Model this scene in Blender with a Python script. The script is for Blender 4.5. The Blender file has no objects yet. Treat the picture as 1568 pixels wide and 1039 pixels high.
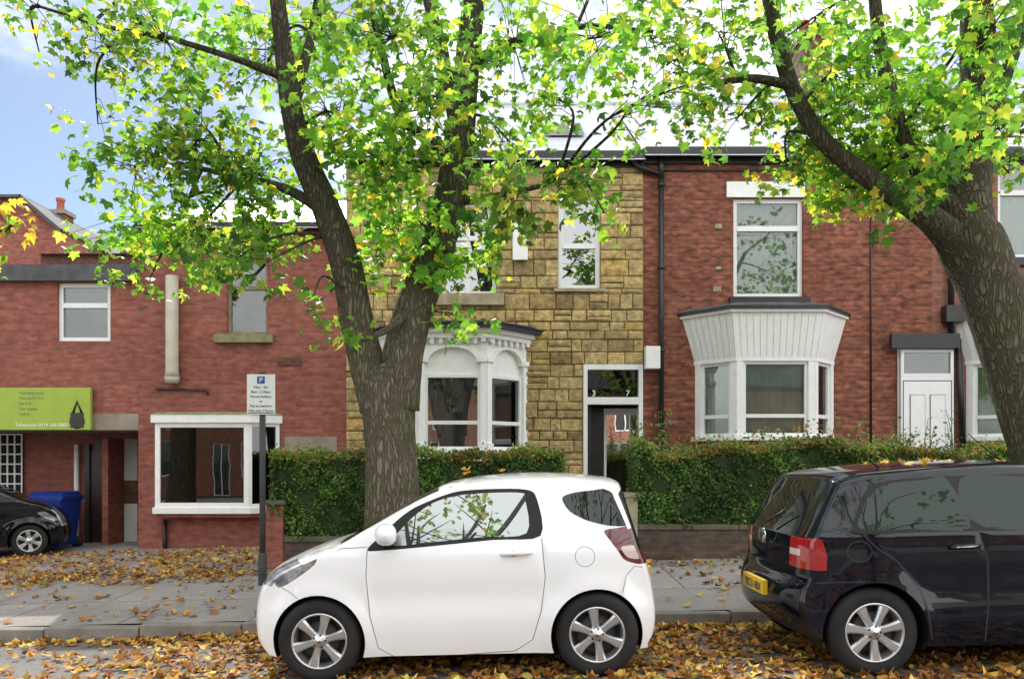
import bpy, math, random
import numpy as np
from mathutils import Vector, Matrix
from mathutils.geometry import delaunay_2d_cdt
random.seed(7); rng=np.random.default_rng(7)
D=bpy.data; scene=bpy.context.scene
def link(o,parent=None):
    scene.collection.objects.link(o)
    if parent: o.parent=parent
    return o
def empty(name,loc=(0,0,0),rot=(0,0,0)):
    o=D.objects.new(name,None); o.location=loc; o.rotation_euler=rot; o.empty_display_size=.3
    return link(o)
# ---------------------------------------------------------------- materials
def newmat(name):
    m=D.materials.new(name); m.use_nodes=True; nt=m.node_tree; nt.nodes.clear()
    out=nt.nodes.new('ShaderNodeOutputMaterial'); return m,nt,out
def N(nt,t,**kw):
    n=nt.nodes.new(t)
    for k,v in kw.items(): setattr(n,k,v)
    return n
def c4(c): return (c[0],c[1],c[2],1)
def mixc(nt,fac,a,b,mode='MIX'):
    n=nt.nodes.new('ShaderNodeMix'); n.data_type='RGBA'; n.blend_type=mode
    for sock,val in ((n.inputs[0],fac),(n.inputs[6],a),(n.inputs[7],b)):
        if hasattr(val,'is_output'): nt.links.new(val,sock)
        else: sock.default_value=val if not isinstance(val,tuple) else c4(val)
    return n.outputs[2]
def mk(name,c,c2=None,scale=5,rough=.6,metal=0,bump=0,bscale=40,coat=0,spec=.5,detail=5):
    m,nt,out=newmat(name); p=N(nt,'ShaderNodeBsdfPrincipled')
    p.inputs['Roughness'].default_value=rough; p.inputs['Metallic'].default_value=metal
    p.inputs['Coat Weight'].default_value=coat; p.inputs['Coat Roughness'].default_value=.03
    p.inputs['Specular IOR Level'].default_value=spec
    tc=N(nt,'ShaderNodeTexCoord')
    if c2 is None: c2=tuple(x*.85 for x in c)
    no=N(nt,'ShaderNodeTexNoise'); no.inputs['Scale'].default_value=scale; no.inputs['Detail'].default_value=detail
    nt.links.new(tc.outputs['Object'],no.inputs['Vector'])
    mr=N(nt,'ShaderNodeMapRange'); mr.inputs[1].default_value=.35; mr.inputs[2].default_value=.65
    nt.links.new(no.outputs['Fac'],mr.inputs[0])
    nt.links.new(mixc(nt,mr.outputs[0],c,c2),p.inputs['Base Color'])
    if bump:
        n2=N(nt,'ShaderNodeTexNoise'); n2.inputs['Scale'].default_value=bscale; n2.inputs['Detail'].default_value=6
        nt.links.new(tc.outputs['Object'],n2.inputs['Vector'])
        b=N(nt,'ShaderNodeBump'); b.inputs['Strength'].default_value=bump; b.inputs['Distance'].default_value=.02
        nt.links.new(n2.outputs['Fac'],b.inputs['Height']); nt.links.new(b.outputs[0],p.inputs['Normal'])
    nt.links.new(p.outputs[0],out.inputs[0]); return m
def brickmat(name,c1,c2,mort,bw=.225,bh=.075,ms=.009,stain=.45,rough=.85,vary=.35):
    m,nt,out=newmat(name); p=N(nt,'ShaderNodeBsdfPrincipled'); p.inputs['Roughness'].default_value=rough
    p.inputs['Specular IOR Level'].default_value=.25
    tc=N(nt,'ShaderNodeTexCoord'); sx=N(nt,'ShaderNodeSeparateXYZ'); nt.links.new(tc.outputs['Object'],sx.inputs[0])
    ad=N(nt,'ShaderNodeMath',operation='ADD'); nt.links.new(sx.outputs[0],ad.inputs[0]); nt.links.new(sx.outputs[1],ad.inputs[1])
    cb=N(nt,'ShaderNodeCombineXYZ'); nt.links.new(ad.outputs[0],cb.inputs[0]); nt.links.new(sx.outputs[2],cb.inputs[1])
    wn=N(nt,'ShaderNodeTexNoise'); wn.inputs['Scale'].default_value=3; nt.links.new(cb.outputs[0],wn.inputs['Vector'])
    wv=N(nt,'ShaderNodeVectorMath',operation='SCALE'); wv.inputs['Scale'].default_value=.012; nt.links.new(wn.outputs['Color'],wv.inputs[0])
    wa=N(nt,'ShaderNodeVectorMath',operation='ADD'); nt.links.new(cb.outputs[0],wa.inputs[0]); nt.links.new(wv.outputs[0],wa.inputs[1])
    bt=N(nt,'ShaderNodeTexBrick'); nt.links.new(wa.outputs[0],bt.inputs['Vector'])
    bt.inputs['Scale'].default_value=1; bt.inputs['Brick Width'].default_value=bw; bt.inputs['Row Height'].default_value=bh
    bt.inputs['Mortar Size'].default_value=ms; bt.inputs['Mortar Smooth'].default_value=.3; bt.inputs['Bias'].default_value=-.1
    bt.inputs['Color1'].default_value=c4(c1); bt.inputs['Color2'].default_value=c4(c2); bt.inputs['Mortar'].default_value=c4(mort)
    n1=N(nt,'ShaderNodeTexNoise'); n1.inputs['Scale'].default_value=1.1; n1.inputs['Detail'].default_value=7; n1.inputs['Roughness'].default_value=.65
    nt.links.new(cb.outputs[0],n1.inputs['Vector'])
    mr=N(nt,'ShaderNodeMapRange'); mr.inputs[1].default_value=.38; mr.inputs[2].default_value=.68; mr.inputs[3].default_value=0; mr.inputs[4].default_value=stain
    nt.links.new(n1.outputs['Fac'],mr.inputs[0])
    dark=mixc(nt,mr.outputs[0],bt.outputs['Color'],tuple(x*.45 for x in c1))
    n3=N(nt,'ShaderNodeTexNoise'); n3.inputs['Scale'].default_value=9; n3.inputs['Detail'].default_value=4
    mp=N(nt,'ShaderNodeMapping'); mp.inputs['Scale'].default_value=(.7,1.5,1); nt.links.new(cb.outputs[0],mp.inputs[0]); nt.links.new(mp.outputs[0],n3.inputs['Vector'])
    mr3=N(nt,'ShaderNodeMapRange'); mr3.inputs[1].default_value=.3; mr3.inputs[2].default_value=.7; mr3.inputs[3].default_value=1-vary; mr3.inputs[4].default_value=1+vary
    nt.links.new(n3.outputs['Fac'],mr3.inputs[0])
    sc=N(nt,'ShaderNodeVectorMath',operation='SCALE'); nt.links.new(dark,sc.inputs[0]); nt.links.new(mr3.outputs[0],sc.inputs['Scale'])
    nt.links.new(sc.outputs[0],p.inputs['Base Color'])
    b=N(nt,'ShaderNodeBump'); b.inputs['Strength'].default_value=.6; b.inputs['Distance'].default_value=.012; b.invert=True
    nt.links.new(bt.outputs['Fac'],b.inputs['Height'])
    b2=N(nt,'ShaderNodeBump'); b2.inputs['Strength'].default_value=.4; b2.inputs['Distance'].default_value=.01
    n4=N(nt,'ShaderNodeTexNoise'); n4.inputs['Scale'].default_value=60; nt.links.new(cb.outputs[0],n4.inputs['Vector'])
    nt.links.new(n4.outputs['Fac'],b2.inputs['Height']); nt.links.new(b.outputs[0],b2.inputs['Normal']); nt.links.new(b2.outputs[0],p.inputs['Normal'])
    nt.links.new(p.outputs[0],out.inputs[0]); return m
def attrmat(name,rough=.8,trans=0,tboost=1.6,bump=0):
    m,nt,out=newmat(name); a=N(nt,'ShaderNodeAttribute'); a.attribute_name='Col'
    if trans:
        d=N(nt,'ShaderNodeBsdfPrincipled'); d.inputs['Roughness'].default_value=rough; d.inputs['Specular IOR Level'].default_value=.35
        nt.links.new(a.outputs['Color'],d.inputs['Base Color'])
        t=N(nt,'ShaderNodeBsdfTranslucent')
        v=mixc(nt,1.0,a.outputs['Color'],(1.7*tboost,1.4*tboost,.85*tboost),'MULTIPLY'); nt.links.new(v,t.inputs['Color'])
        mx=N(nt,'ShaderNodeMixShader'); mx.inputs[0].default_value=trans
        nt.links.new(d.outputs[0],mx.inputs[1]); nt.links.new(t.outputs[0],mx.inputs[2]); nt.links.new(mx.outputs[0],out.inputs[0])
    else:
        p=N(nt,'ShaderNodeBsdfPrincipled'); p.inputs['Roughness'].default_value=rough; p.inputs['Specular IOR Level'].default_value=.2
        tc=N(nt,'ShaderNodeTexCoord'); no=N(nt,'ShaderNodeTexNoise'); no.inputs['Scale'].default_value=9; no.inputs['Detail'].default_value=8
        nt.links.new(tc.outputs['Object'],no.inputs['Vector'])
        mr=N(nt,'ShaderNodeMapRange'); mr.inputs[1].default_value=.3; mr.inputs[2].default_value=.7; mr.inputs[3].default_value=.55; mr.inputs[4].default_value=1.35
        nt.links.new(no.outputs['Fac'],mr.inputs[0])
        sc=N(nt,'ShaderNodeVectorMath',operation='SCALE'); nt.links.new(a.outputs['Color'],sc.inputs[0]); nt.links.new(mr.outputs[0],sc.inputs['Scale'])
        nt.links.new(sc.outputs[0],p.inputs['Base Color'])
        if bump:
            n2=N(nt,'ShaderNodeTexNoise'); n2.inputs['Scale'].default_value=18; n2.inputs['Detail'].default_value=8
            nt.links.new(tc.outputs['Object'],n2.inputs['Vector'])
            b=N(nt,'ShaderNodeBump'); b.inputs['Strength'].default_value=bump; b.inputs['Distance'].default_value=.03
            nt.links.new(n2.outputs['Fac'],b.inputs['Height']); nt.links.new(b.outputs[0],p.inputs['Normal'])
        nt.links.new(p.outputs[0],out.inputs[0])
    return m
def glassmat(name,tint=(.8,.84,.82),refl=.03):
    m,nt,out=newmat(name); t=N(nt,'ShaderNodeBsdfTransparent'); t.inputs[0].default_value=c4(tint)
    g=N(nt,'ShaderNodeBsdfGlossy'); g.inputs['Roughness'].default_value=.01; g.inputs[0].default_value=(1,1,1,1)
    f=N(nt,'ShaderNodeFresnel'); f.inputs[0].default_value=1.5
    ad=N(nt,'ShaderNodeMath',operation='ADD'); ad.use_clamp=True; ad.inputs[1].default_value=refl; nt.links.new(f.outputs[0],ad.inputs[0])
    tc=N(nt,'ShaderNodeTexCoord'); no=N(nt,'ShaderNodeTexNoise'); no.inputs['Scale'].default_value=1.3; nt.links.new(tc.outputs['Object'],no.inputs[0])
    b=N(nt,'ShaderNodeBump'); b.inputs['Strength'].default_value=.03; b.inputs['Distance'].default_value=.03; nt.links.new(no.outputs[0],b.inputs['Height']); nt.links.new(b.outputs[0],g.inputs['Normal'])
    mx=N(nt,'ShaderNodeMixShader'); nt.links.new(ad.outputs[0],mx.inputs[0]); nt.links.new(t.outputs[0],mx.inputs[1]); nt.links.new(g.outputs[0],mx.inputs[2])
    nt.links.new(mx.outputs[0],out.inputs[0]); return m
def carglass(name,base=(.03,.035,.035),refl=.3,gc=1.0):
    m,nt,out=newmat(name); d=N(nt,'ShaderNodeBsdfDiffuse'); d.inputs[0].default_value=c4(base)
    g=N(nt,'ShaderNodeBsdfGlossy'); g.inputs['Roughness'].default_value=.01; g.inputs[0].default_value=(gc*.93,gc,gc*.97,1)
    f=N(nt,'ShaderNodeFresnel'); f.inputs[0].default_value=1.5
    ad=N(nt,'ShaderNodeMath',operation='ADD'); ad.use_clamp=True; ad.inputs[1].default_value=refl; nt.links.new(f.outputs[0],ad.inputs[0])
    mx=N(nt,'ShaderNodeMixShader'); nt.links.new(ad.outputs[0],mx.inputs[0]); nt.links.new(d.outputs[0],mx.inputs[1]); nt.links.new(g.outputs[0],mx.inputs[2])
    nt.links.new(mx.outputs[0],out.inputs[0]); return m
BRK=brickmat('brick_right',(.33,.115,.07),(.19,.06,.04),(.15,.10,.075),vary=.5,stain=.55)
BRK2=brickmat('brick_left',(.36,.12,.09),(.26,.08,.06),(.24,.13,.10),stain=.35,vary=.28)
BRK3=brickmat('brick_dark',(.16,.065,.045),(.22,.085,.06),(.14,.12,.10),stain=.7)
BRK4=brickmat('brick_far_right',(.33,.14,.095),(.24,.09,.06),(.24,.18,.14),stain=.35)
GW=brickmat('garden_wall_stone',(.15,.10,.08),(.10,.075,.06),(.09,.085,.07),bw=.3,bh=.11,stain=.7)
STONE=attrmat('ashlar_stone',.9,bump=.9)
JOINT=mk('stone_joint',(.22,.14,.06),(.15,.10,.045),rough=.95)
WHITE=mk('upvc_white',(.84,.85,.84),(.78,.79,.78),rough=.35)
OFFW=mk('painted_white_wood',(.89,.89,.88),(.83,.83,.81),scale=9,rough=.5,bump=.05)
CREAM=mk('cream_stone',(.44,.37,.25),(.28,.24,.15),scale=6,rough=.9,bump=.3)
SILLG=mk('mossy_sill',(.28,.27,.14),(.17,.18,.08),scale=8,rough=.9,bump=.3)
BLACK=mk('black_paint',(.012,.012,.013),(.02,.02,.02),rough=.4)
NAVY=mk('navy_fascia',(.012,.018,.04),rough=.5)
BLKRUB=mk('black_rubber',(.016,.016,.017),(.026,.026,.026),rough=.8,bump=.1,spec=.3)
TRIM=mk('black_plastic',(.012,.012,.013),rough=.5,spec=.3)
SLATE=brickmat('slate_roof',(.56,.58,.62),(.50,.52,.56),(.40,.41,.44),bw=.3,bh=.2,ms=.008,stain=.15,rough=.30,vary=.1)
FELT=mk('grey_felt',(.07,.07,.075),(.11,.11,.12),rough=.9)
CONC=mk('concrete_lintel_and_groove_shade',(.33,.28,.23),(.25,.21,.17),rough=.9,bump=.3)
CONCD=mk('coping_stone',(.15,.13,.10),(.09,.095,.06),scale=6,rough=.95,bump=.4)
DARK=mk('dark_interior',(.015,.016,.017),rough=.9)
CURT=mk('net_curtain',(.50,.56,.50),(.38,.44,.39),scale=3,rough=.9)
CURT2=mk('blind_white_and_daylight',(.62,.66,.63),(.5,.54,.52),scale=2,rough=.9)
CURT3=mk('dim_room',(.06,.07,.07),(.16,.15,.14),scale=2.5,rough=.9)
GLASS=glassmat('window_glass'); GLASSR=glassmat('window_glass_reflective',(.6,.62,.65),.18); GLASSM=glassmat('door_glass_mirrorlike',(.6,.6,.6),.75); GLASSD=glassmat('shop_glass',(.25,.26,.28),.05)
BROWN=mk('brown_frame',(.30,.25,.15),(.2,.16,.09),rough=.7)
DOORB=mk('brown_door',(.03,.012,.012),rough=.4)
BEIGE=mk('beige_flue',(.50,.45,.37),(.42,.38,.30),rough=.6)
GREEN=mk('sign_green',(.34,.46,.04),(.30,.42,.04),rough=.45)
BLUEB=mk('blue_plastic',(.008,.035,.26),(.01,.04,.30),rough=.45)
TERRA=mk('terracotta',(.42,.12,.07),(.3,.09,.05),rough=.9)
GALV=mk('grey_post_and_groove_shade',(.03,.032,.035),(.06,.06,.06),rough=.55,metal=.2)
SIGNW=mk('sign_white',(.78,.82,.82),(.72,.76,.76),rough=.5)
SIGNB=mk('sign_blue',(.01,.09,.42),rough=.5)
INK=mk('sign_ink',(.04,.04,.05),rough=.7)
# ---------------------------------------------------------------- mesh builder
class MB:
    def __init__(s): s.v=[];s.f=[];s.m=[];s.s=[];s.mats=[]
    def mi(s,m):
        if m not in s.mats: s.mats.append(m)
        return s.mats.index(m)
    def add(s,vs,fs,mat,smooth=False):
        b=len(s.v); s.v+= [tuple(v) for v in vs]; k=s.mi(mat)
        for f in fs: s.f.append([b+i for i in f]); s.m.append(k); s.s.append(smooth)
    def quad(s,pts,mat,smooth=False): s.add(pts,[list(range(len(pts)))],mat,smooth)
    def box(s,x0,x1,y0,y1,z0,z1,mat):
        s.add([(x0,y0,z0),(x1,y0,z0),(x1,y1,z0),(x0,y1,z0),(x0,y0,z1),(x1,y0,z1),(x1,y1,z1),(x0,y1,z1)],
              [(0,3,2,1),(4,5,6,7),(0,1,5,4),(1,2,6,5),(2,3,7,6),(3,0,4,7)],mat)
    def sbox(s,p,q,u0,u1,z0,z1,t0,t1,mat):
        d=Vector((q[0]-p[0],q[1]-p[1])).normalized(); n=Vector((d.y,-d.x)); P=Vector(p)
        c=[P+d*u0+n*t1,P+d*u1+n*t1,P+d*u1+n*t0,P+d*u0+n*t0]
        s.add([(a.x,a.y,z0) for a in c]+[(a.x,a.y,z1) for a in c],[(0,3,2,1),(4,5,6,7),(0,1,5,4),(1,2,6,5),(2,3,7,6),(3,0,4,7)],mat)
    def tube(s,pts,rad,mat,n=8,smooth=True,noise=0,cap=True):
        pts=[Vector(p) for p in pts]; vs=[];fs=[]
        up=Vector((0.3,1,0.1)).normalized()
        for i,p in enumerate(pts):
            t=(pts[min(i+1,len(pts)-1)]-pts[max(i-1,0)]).normalized()
            a=t.cross(up); 
            if a.length<.01: a=t.cross(Vector((1,0,0)))
            a.normalize(); b=a.cross(t)
            for k in range(n):
                an=2*math.pi*k/n; r=rad[i]*(1+noise*(math.sin(3*an+i*.35)*.4+math.sin(5*an-i*.23)*.35+random.uniform(-.25,.25)))
                vs.append(p+(a*math.cos(an)+b*math.sin(an))*r)
        for i in range(len(pts)-1):
            for k in range(n): fs.append((i*n+k,i*n+(k+1)%n,(i+1)*n+(k+1)%n,(i+1)*n+k))
        if cap: fs.append(tuple(range(n))[::-1]); fs.append(tuple((len(pts)-1)*n+k for k in range(n)))
        s.add(vs,fs,mat,smooth)
    def lathe(s,prof,mat,c=(0,0,0),n=40,axis='y',smooth=True):
        vs=[];fs=[]
        for (r,h) in prof:
            for k in range(n):
                a=2*math.pi*k/n
                if axis=='y': vs.append((c[0]+r*math.cos(a),c[1]+h,c[2]+r*math.sin(a)))
                else: vs.append((c[0]+r*math.cos(a),c[1]+r*math.sin(a),c[2]+h))
        for i in range(len(prof)-1):
            for k in range(n): fs.append((i*n+k,i*n+(k+1)%n,(i+1)*n+(k+1)%n,(i+1)*n+k))
        s.add(vs,fs,mat,smooth)
    def build(s,name,parent=None,bevel=0,merge=False):
        me=D.meshes.new(name); me.from_pydata(s.v,[],s.f)
        for m in s.mats: me.materials.append(m)
        me.polygons.foreach_set('material_index',s.m); me.polygons.foreach_set('use_smooth',s.s)
        me.update()
        if merge:
            import bmesh
            bm=bmesh.new(); bm.from_mesh(me); bmesh.ops.remove_doubles(bm,verts=bm.verts,dist=5e-4)
            bmesh.ops.recalc_face_normals(bm,faces=bm.faces); bm.to_mesh(me); bm.free()
        o=D.objects.new(name,me); link(o,parent)
        if bevel:
            b=o.modifiers.new('bevel','BEVEL'); b.width=bevel; b.segments=2; b.limit_method='ANGLE'
        return o
def text(body,x,y,z,size,mat,parent,name,ax='LEFT'):
    cu=D.curves.new(name,'FONT'); cu.body=body; cu.size=size; cu.extrude=.001; cu.align_x=ax
    cu.materials.append(mat); o=D.objects.new(name,cu); o.location=(x,y,z); o.rotation_euler=(math.pi/2,0,0); return link(o,parent)
# ---------------------------------------------------------------- terrain levels (eye height = 0)
SL=.0235
def zr(x): return -1.578+SL*max(-40,min(40,x))
def zp(x,y): return zr(x)+.10+.033*(min(max(y,7.5),10.6)-7.5)
F=1230.; YH=703.; XC=784.
def T(px,py,Y): return ((px-XC)/F*Y,Y,(YH-py)/F*Y)
YF=13.7; KF=F/YF
def fx(px): return (px-XC)/KF
def fz(py): return (YH-py)/KF
def groundmat(name,c1,c2,slab=None,rough=.9):
    m,nt,out=newmat(name); p=N(nt,'ShaderNodeBsdfPrincipled'); p.inputs['Roughness'].default_value=rough; p.inputs['Specular IOR Level'].default_value=.3
    tc=N(nt,'ShaderNodeTexCoord'); 
    n1=N(nt,'ShaderNodeTexNoise'); n1.inputs['Scale'].default_value=.9; n1.inputs['Detail'].default_value=8; n1.inputs['Roughness'].default_value=.7
    nt.links.new(tc.outputs['Object'],n1.inputs[0])
    mr=N(nt,'ShaderNodeMapRange'); mr.inputs[1].default_value=.35; mr.inputs[2].default_value=.65; nt.links.new(n1.outputs[0],mr.inputs[0])
    col=mixc(nt,mr.outputs[0],c1,c2)
    n2=N(nt,'ShaderNodeTexNoise'); n2.inputs['Scale'].default_value=90; n2.inputs['Detail'].default_value=3; nt.links.new(tc.outputs['Object'],n2.inputs[0])
    m2=N(nt,'ShaderNodeMapRange'); m2.inputs[1].default_value=.3; m2.inputs[2].default_value=.7; m2.inputs[3].default_value=.6; m2.inputs[4].default_value=1.4; nt.links.new(n2.outputs[0],m2.inputs[0])
    sc=N(nt,'ShaderNodeVectorMath',operation='SCALE'); nt.links.new(col,sc.inputs[0]); nt.links.new(m2.outputs[0],sc.inputs['Scale'])
    res=sc.outputs[0]
    b=N(nt,'ShaderNodeBump'); b.inputs['Strength'].default_value=.5; b.inputs['Distance'].default_value=.008; nt.links.new(n2.outputs[0],b.inputs['Height'])
    nrm=b.outputs[0]
    if slab:
        bt=N(nt,'ShaderNodeTexBrick'); nt.links.new(tc.outputs['Object'],bt.inputs['Vector']); bt.inputs['Scale'].default_value=1
        bt.inputs['Brick Width'].default_value=slab[0]; bt.inputs['Row Height'].default_value=slab[1]; bt.inputs['Mortar Size'].default_value=.009
        bt.inputs['Color1'].default_value=(1,1,1,1); bt.inputs['Color2'].default_value=(.80,.78,.76,1); bt.inputs['Mortar'].default_value=(.4,.37,.33,1)
        res=mixc(nt,1.0,res,bt.outputs['Color'],'MULTIPLY')
        b3=N(nt,'ShaderNodeBump'); b3.invert=True; b3.inputs['Distance'].default_value=.006; nt.links.new(bt.outputs['Fac'],b3.inputs['Height']); nt.links.new(nrm,b3.inputs['Normal']); nrm=b3.outputs[0]
    nt.links.new(res,p.inputs['Base Color']); nt.links.new(nrm,p.inputs['Normal']); nt.links.new(p.outputs[0],out.inputs[0]); return m
ASPH=groundmat('asphalt',(.13,.125,.12),(.20,.19,.18))
PAVE=groundmat('pavement_slabs',(.28,.26,.245),(.39,.365,.345),slab=(1.25,1.45))
SOIL=groundmat('soil_and_grass',(.07,.06,.04),(.06,.08,.03))
def sheet(name,xs,ys,zf,mat):
    vs=[(x,y,zf(x,y)) for y in ys for x in xs]; nx=len(xs)
    fs=[(j*nx+i,j*nx+i+1,(j+1)*nx+i+1,(j+1)*nx+i) for j in range(len(ys)-1) for i in range(nx-1)]
    b=MB(); b.add(vs,fs,mat,True); return b.build(name)
XS=[-40,-30,-20,-15,-12,-10,-8,-6,-4,-2,0,2,4,6,8,10,12,15,20,30,40]
sheet('ground',[-900,-200]+XS+[200,900],[-900,-200,-40,-20,0,20,40,200,900],lambda x,y:zr(x)-.03-(0.12 if y>7 else 0),SOIL)
sheet('road',XS,[-2.6,0,2,4,6,7.56],lambda x,y:zr(x)-.012*max(0,y-5.5),ASPH)
sheet('pavement',XS,[7.64,8.5,9.5,10.6,12,13.8,16,19],lambda x,y:zp(x,y),PAVE)
sheet('pavement',XS,[-10,-5,-2.7],lambda x,y:zr(x)+.1,PAVE)
KERB=mk('kerb_stone',(.24,.225,.20),(.15,.14,.12),scale=4,rough=.9,bump=.3)
b=MB()
x=-22
while x<22:
    L=random.uniform(.8,1.0); z=zr(x+L/2); j=random.uniform(-.006,.006)
    for (ya,yb) in ((7.5,7.645),(-2.72,-2.58)):
        b.box(x,x+L-.012,ya+j,yb+j,z-.2,z+.103+j,KERB)
    x+=L
b.build('kerb',bevel=.012)
# ---------------------------------------------------------------- facades
def wall(mb,p,q,z0,z1,ops,mat,depth=.12):
    d=Vector((q[0]-p[0],q[1]-p[1])); L=d.length; d.normalize(); n=Vector((d.y,-d.x)); P=Vector(p)
    us=sorted(set([0,L]+[o[0] for o in ops]+[o[1] for o in ops])); zs=sorted(set([z0,z1]+[o[2] for o in ops]+[o[3] for o in ops]))
    us=[u for u in us if 0<=u<=L]; zs=[z for z in zs if z0<=z<=z1]
    def pt(u,z,t=0): a=P+d*u+n*t; return (a.x,a.y,z)
    for i in range(len(us)-1):
        for j in range(len(zs)-1):
            um=(us[i]+us[i+1])/2; zm=(zs[j]+zs[j+1])/2
            if any(o[0]<um<o[1] and o[2]<zm<o[3] for o in ops): continue
            mb.quad([pt(us[i],zs[j]),pt(us[i+1],zs[j]),pt(us[i+1],zs[j+1]),pt(us[i],zs[j+1])],mat)
    for (a,b_,c,e) in ops:
        for (u0,za,u1,zb) in ((a,c,b_,c),(b_,c,b_,e),(b_,e,a,e),(a,e,a,c)):
            mb.quad([pt(u0,za),pt(u1,zb),pt(u1,zb,-depth),pt(u0,za,-depth)],mat)
def window(mb,p,q,u0,u1,z0,z1,off=-.05,vb=(),hb=(),fw=.055,fm=None,gm=None,cm=None,cd=.13):
    fm=fm or WHITE; gm=gm or GLASS; cm=cm or CURT3
    t0,t1=off-.06,off
    mb.sbox(p,q,u0,u0+fw,z0,z1,t0,t1,fm); mb.sbox(p,q,u1-fw,u1,z0,z1,t0,t1,fm)
    mb.sbox(p,q,u0+fw,u1-fw,z0,z0+fw,t0,t1-.003,fm); mb.sbox(p,q,u0+fw,u1-fw,z1-fw,z1,t0,t1-.003,fm)
    w=u1-u0;h=z1-z0
    for v in vb: mb.sbox(p,q,u0+w*v-fw*.5,u0+w*v+fw*.5,z0+fw,z1-fw,t0,t1-.006,fm)
    for v in hb: mb.sbox(p,q,u0+fw,u1-fw,z0+h*v-fw*.6,z0+h*v+fw*.6,t0,t1+.008,fm)
    mb.sbox(p,q,u0+fw*.5,u1-fw*.5,z0+fw*.5,z1-fw*.5,off-.036,off-.033,gm)
    if cm in (CURT,CURT2):
        d=Vector((q[0]-p[0],q[1]-p[1])).normalized(); n=Vector((d.y,-d.x)); P=Vector(p); m=max(6,int(w/.035)); vs=[]
        for k in range(m+1):
            a=P+d*(u0+w*k/m)+n*(off-cd+.018*math.sin(k*1.9)+.008*math.sin(k*.7)); vs+=[(a.x,a.y,z0),(a.x,a.y,z1)]
        mb.add(vs,[(2*k,2*k+2,2*k+3,2*k+1) for k in range(m)],cm,True)
    else: mb.sbox(p,q,u0,u1,z0,z1,off-cd-.01,off-cd,cm)
def shell(mb,x0,x1,zt,mat,back=8.5,Y=YF):
    mb.quad([(x0,Y,-2.2),(x0,Y+back,-2.2),(x0,Y+back,zt),(x0,Y,zt)],mat)
    mb.quad([(x1,Y,-2.2),(x1,Y+back,-2.2),(x1,Y+back,zt),(x1,Y,zt)],mat)
def roof(mb,x0,x1,ze,zrg,Y=YF,half=4.2,over=.25,mat=None):
    mat=mat or SLATE; s=(zrg-ze)/half
    y0=Y-over; z0=ze-s*over
    mb.quad([(x0,y0,z0),(x1,y0,z0),(x1,Y+half,zrg),(x0,Y+half,zrg)],mat)
    mb.quad([(x0,Y+half,zrg),(x1,Y+half,zrg),(x1,Y+2*half+over,z0),(x0,Y+2*half+over,z0)],mat)
    for xx in (x0+.003,x1-.003): mb.quad([(xx,Y,ze-.1),(xx,Y+2*half,ze-.1),(xx,Y+half,zrg-.02)],BRK3)
    mb.tube([(x0,Y+half,zrg),(x1,Y+half,zrg)],[.07,.07],mat,n=8)
def chimney(mb,x,y,zb,zt,w,d,pots=3):
    mb.box(x-w/2,x+w/2,y-d/2,y+d/2,zb,zt,BRK3); mb.box(x-w/2-.05,x+w/2+.05,y-d/2-.05,y+d/2+.05,zt,zt+.12,CONC)
    for k in range(pots):
        xx=x-w/2+w*(k+.5)/pots; mb.lathe([(.11,0),(.10,.3),(.13,.32),(.13,.4),(.09,.4)],TERRA,(xx,y,zt+.12),16,'z')
# ---- stone fronted house
H1=empty('stone_fronted_house'); x0,x1=fx(530),fx(985); ze=fz(238)
w=MB(); P=(x0,YF);Q=(x1,YF)
def U(px): return fx(px)-x0
bayL,bayR=U(588),U(807)
opsS=[(U(672),U(760),fz(450),fz(308)),(U(855),U(919),fz(442),fz(303)),(bayL+.1,bayR-.1,-2.0,fz(520)),(U(893),U(985)-.01,-2.0,fz(558))]
wall(w,P,Q,-2.2,ze,opsS,JOINT,depth=.3)
shell(w,x0,x1,ze,BRK3)
wall(w,(x1,YF+8.4),(x0,YF+8.4),-2.2,ze,[],BRK3)
xa,xb=fx(893),fx(984)
for xx in (xa,xb): w.quad([(xx,YF+.3,-2),(xx,YF+3,-2),(xx,YF+3,1.6),(xx,YF+.3,1.6)],CURT2)
w.quad([(xa,YF+.3,1.55),(xb,YF+.3,1.55),(xb,YF+3,1.55),(xa,YF+3,1.55)],CURT3); w.quad([(xa,YF+3,-2),(xb,YF+3,-2),(xb,YF+3,1.6),(xa,YF+3,1.6)],CURT3)
w.build('walls',H1)
verts=[];faces=[];cols=[]
keys=sorted(set([-1.6,ze-.02]+[o[2] for o in opsS if o[2]>-1.6]+[o[3] for o in opsS]))
def stone(xa,xb,za,zb,Y0):
    g=.007; pr=random.uniform(.012,.045); r=min(.012,(xb-xa)*.2,(zb-za)*.2); b0=len(verts)
    xa+=g;xb-=g;za+=g;zb-=g
    jit=lambda:random.uniform(-.006,.006)
    for (yy,i) in ((Y0,0),(Y0-pr*.6,0.0),(Y0-pr,r*1.3)):
        for (sx,sz) in ((0,0),(1,0),(1,1),(0,1)):
            verts.append(((xb-i) if sx else (xa+i),yy,((zb-i) if sz else (za+i))))
    verts.append([(xa+xb)/2+jit(),Y0-pr-random.uniform(0,.012),(za+zb)/2+jit()])
    for L0 in (0,4):
        for k in range(4): faces.append((b0+L0+k,b0+L0+(k+1)%4,b0+L0+4+(k+1)%4,b0+L0+4+k))
    for k in range(4): faces.append((b0+8+k,b0+8+(k+1)%4,b0+12))
    h=random.random(); base=np.array((.49,.355,.155))*(.70+.46*random.random())
    base=base*(1-.35*h)+np.array((.42,.34,.20))*.35*h
    if random.random()<.12: base*=.68
    if random.random()<.08: base=np.array((.50,.34,.12))
    cols.extend([(*base,1)]*13)
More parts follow.
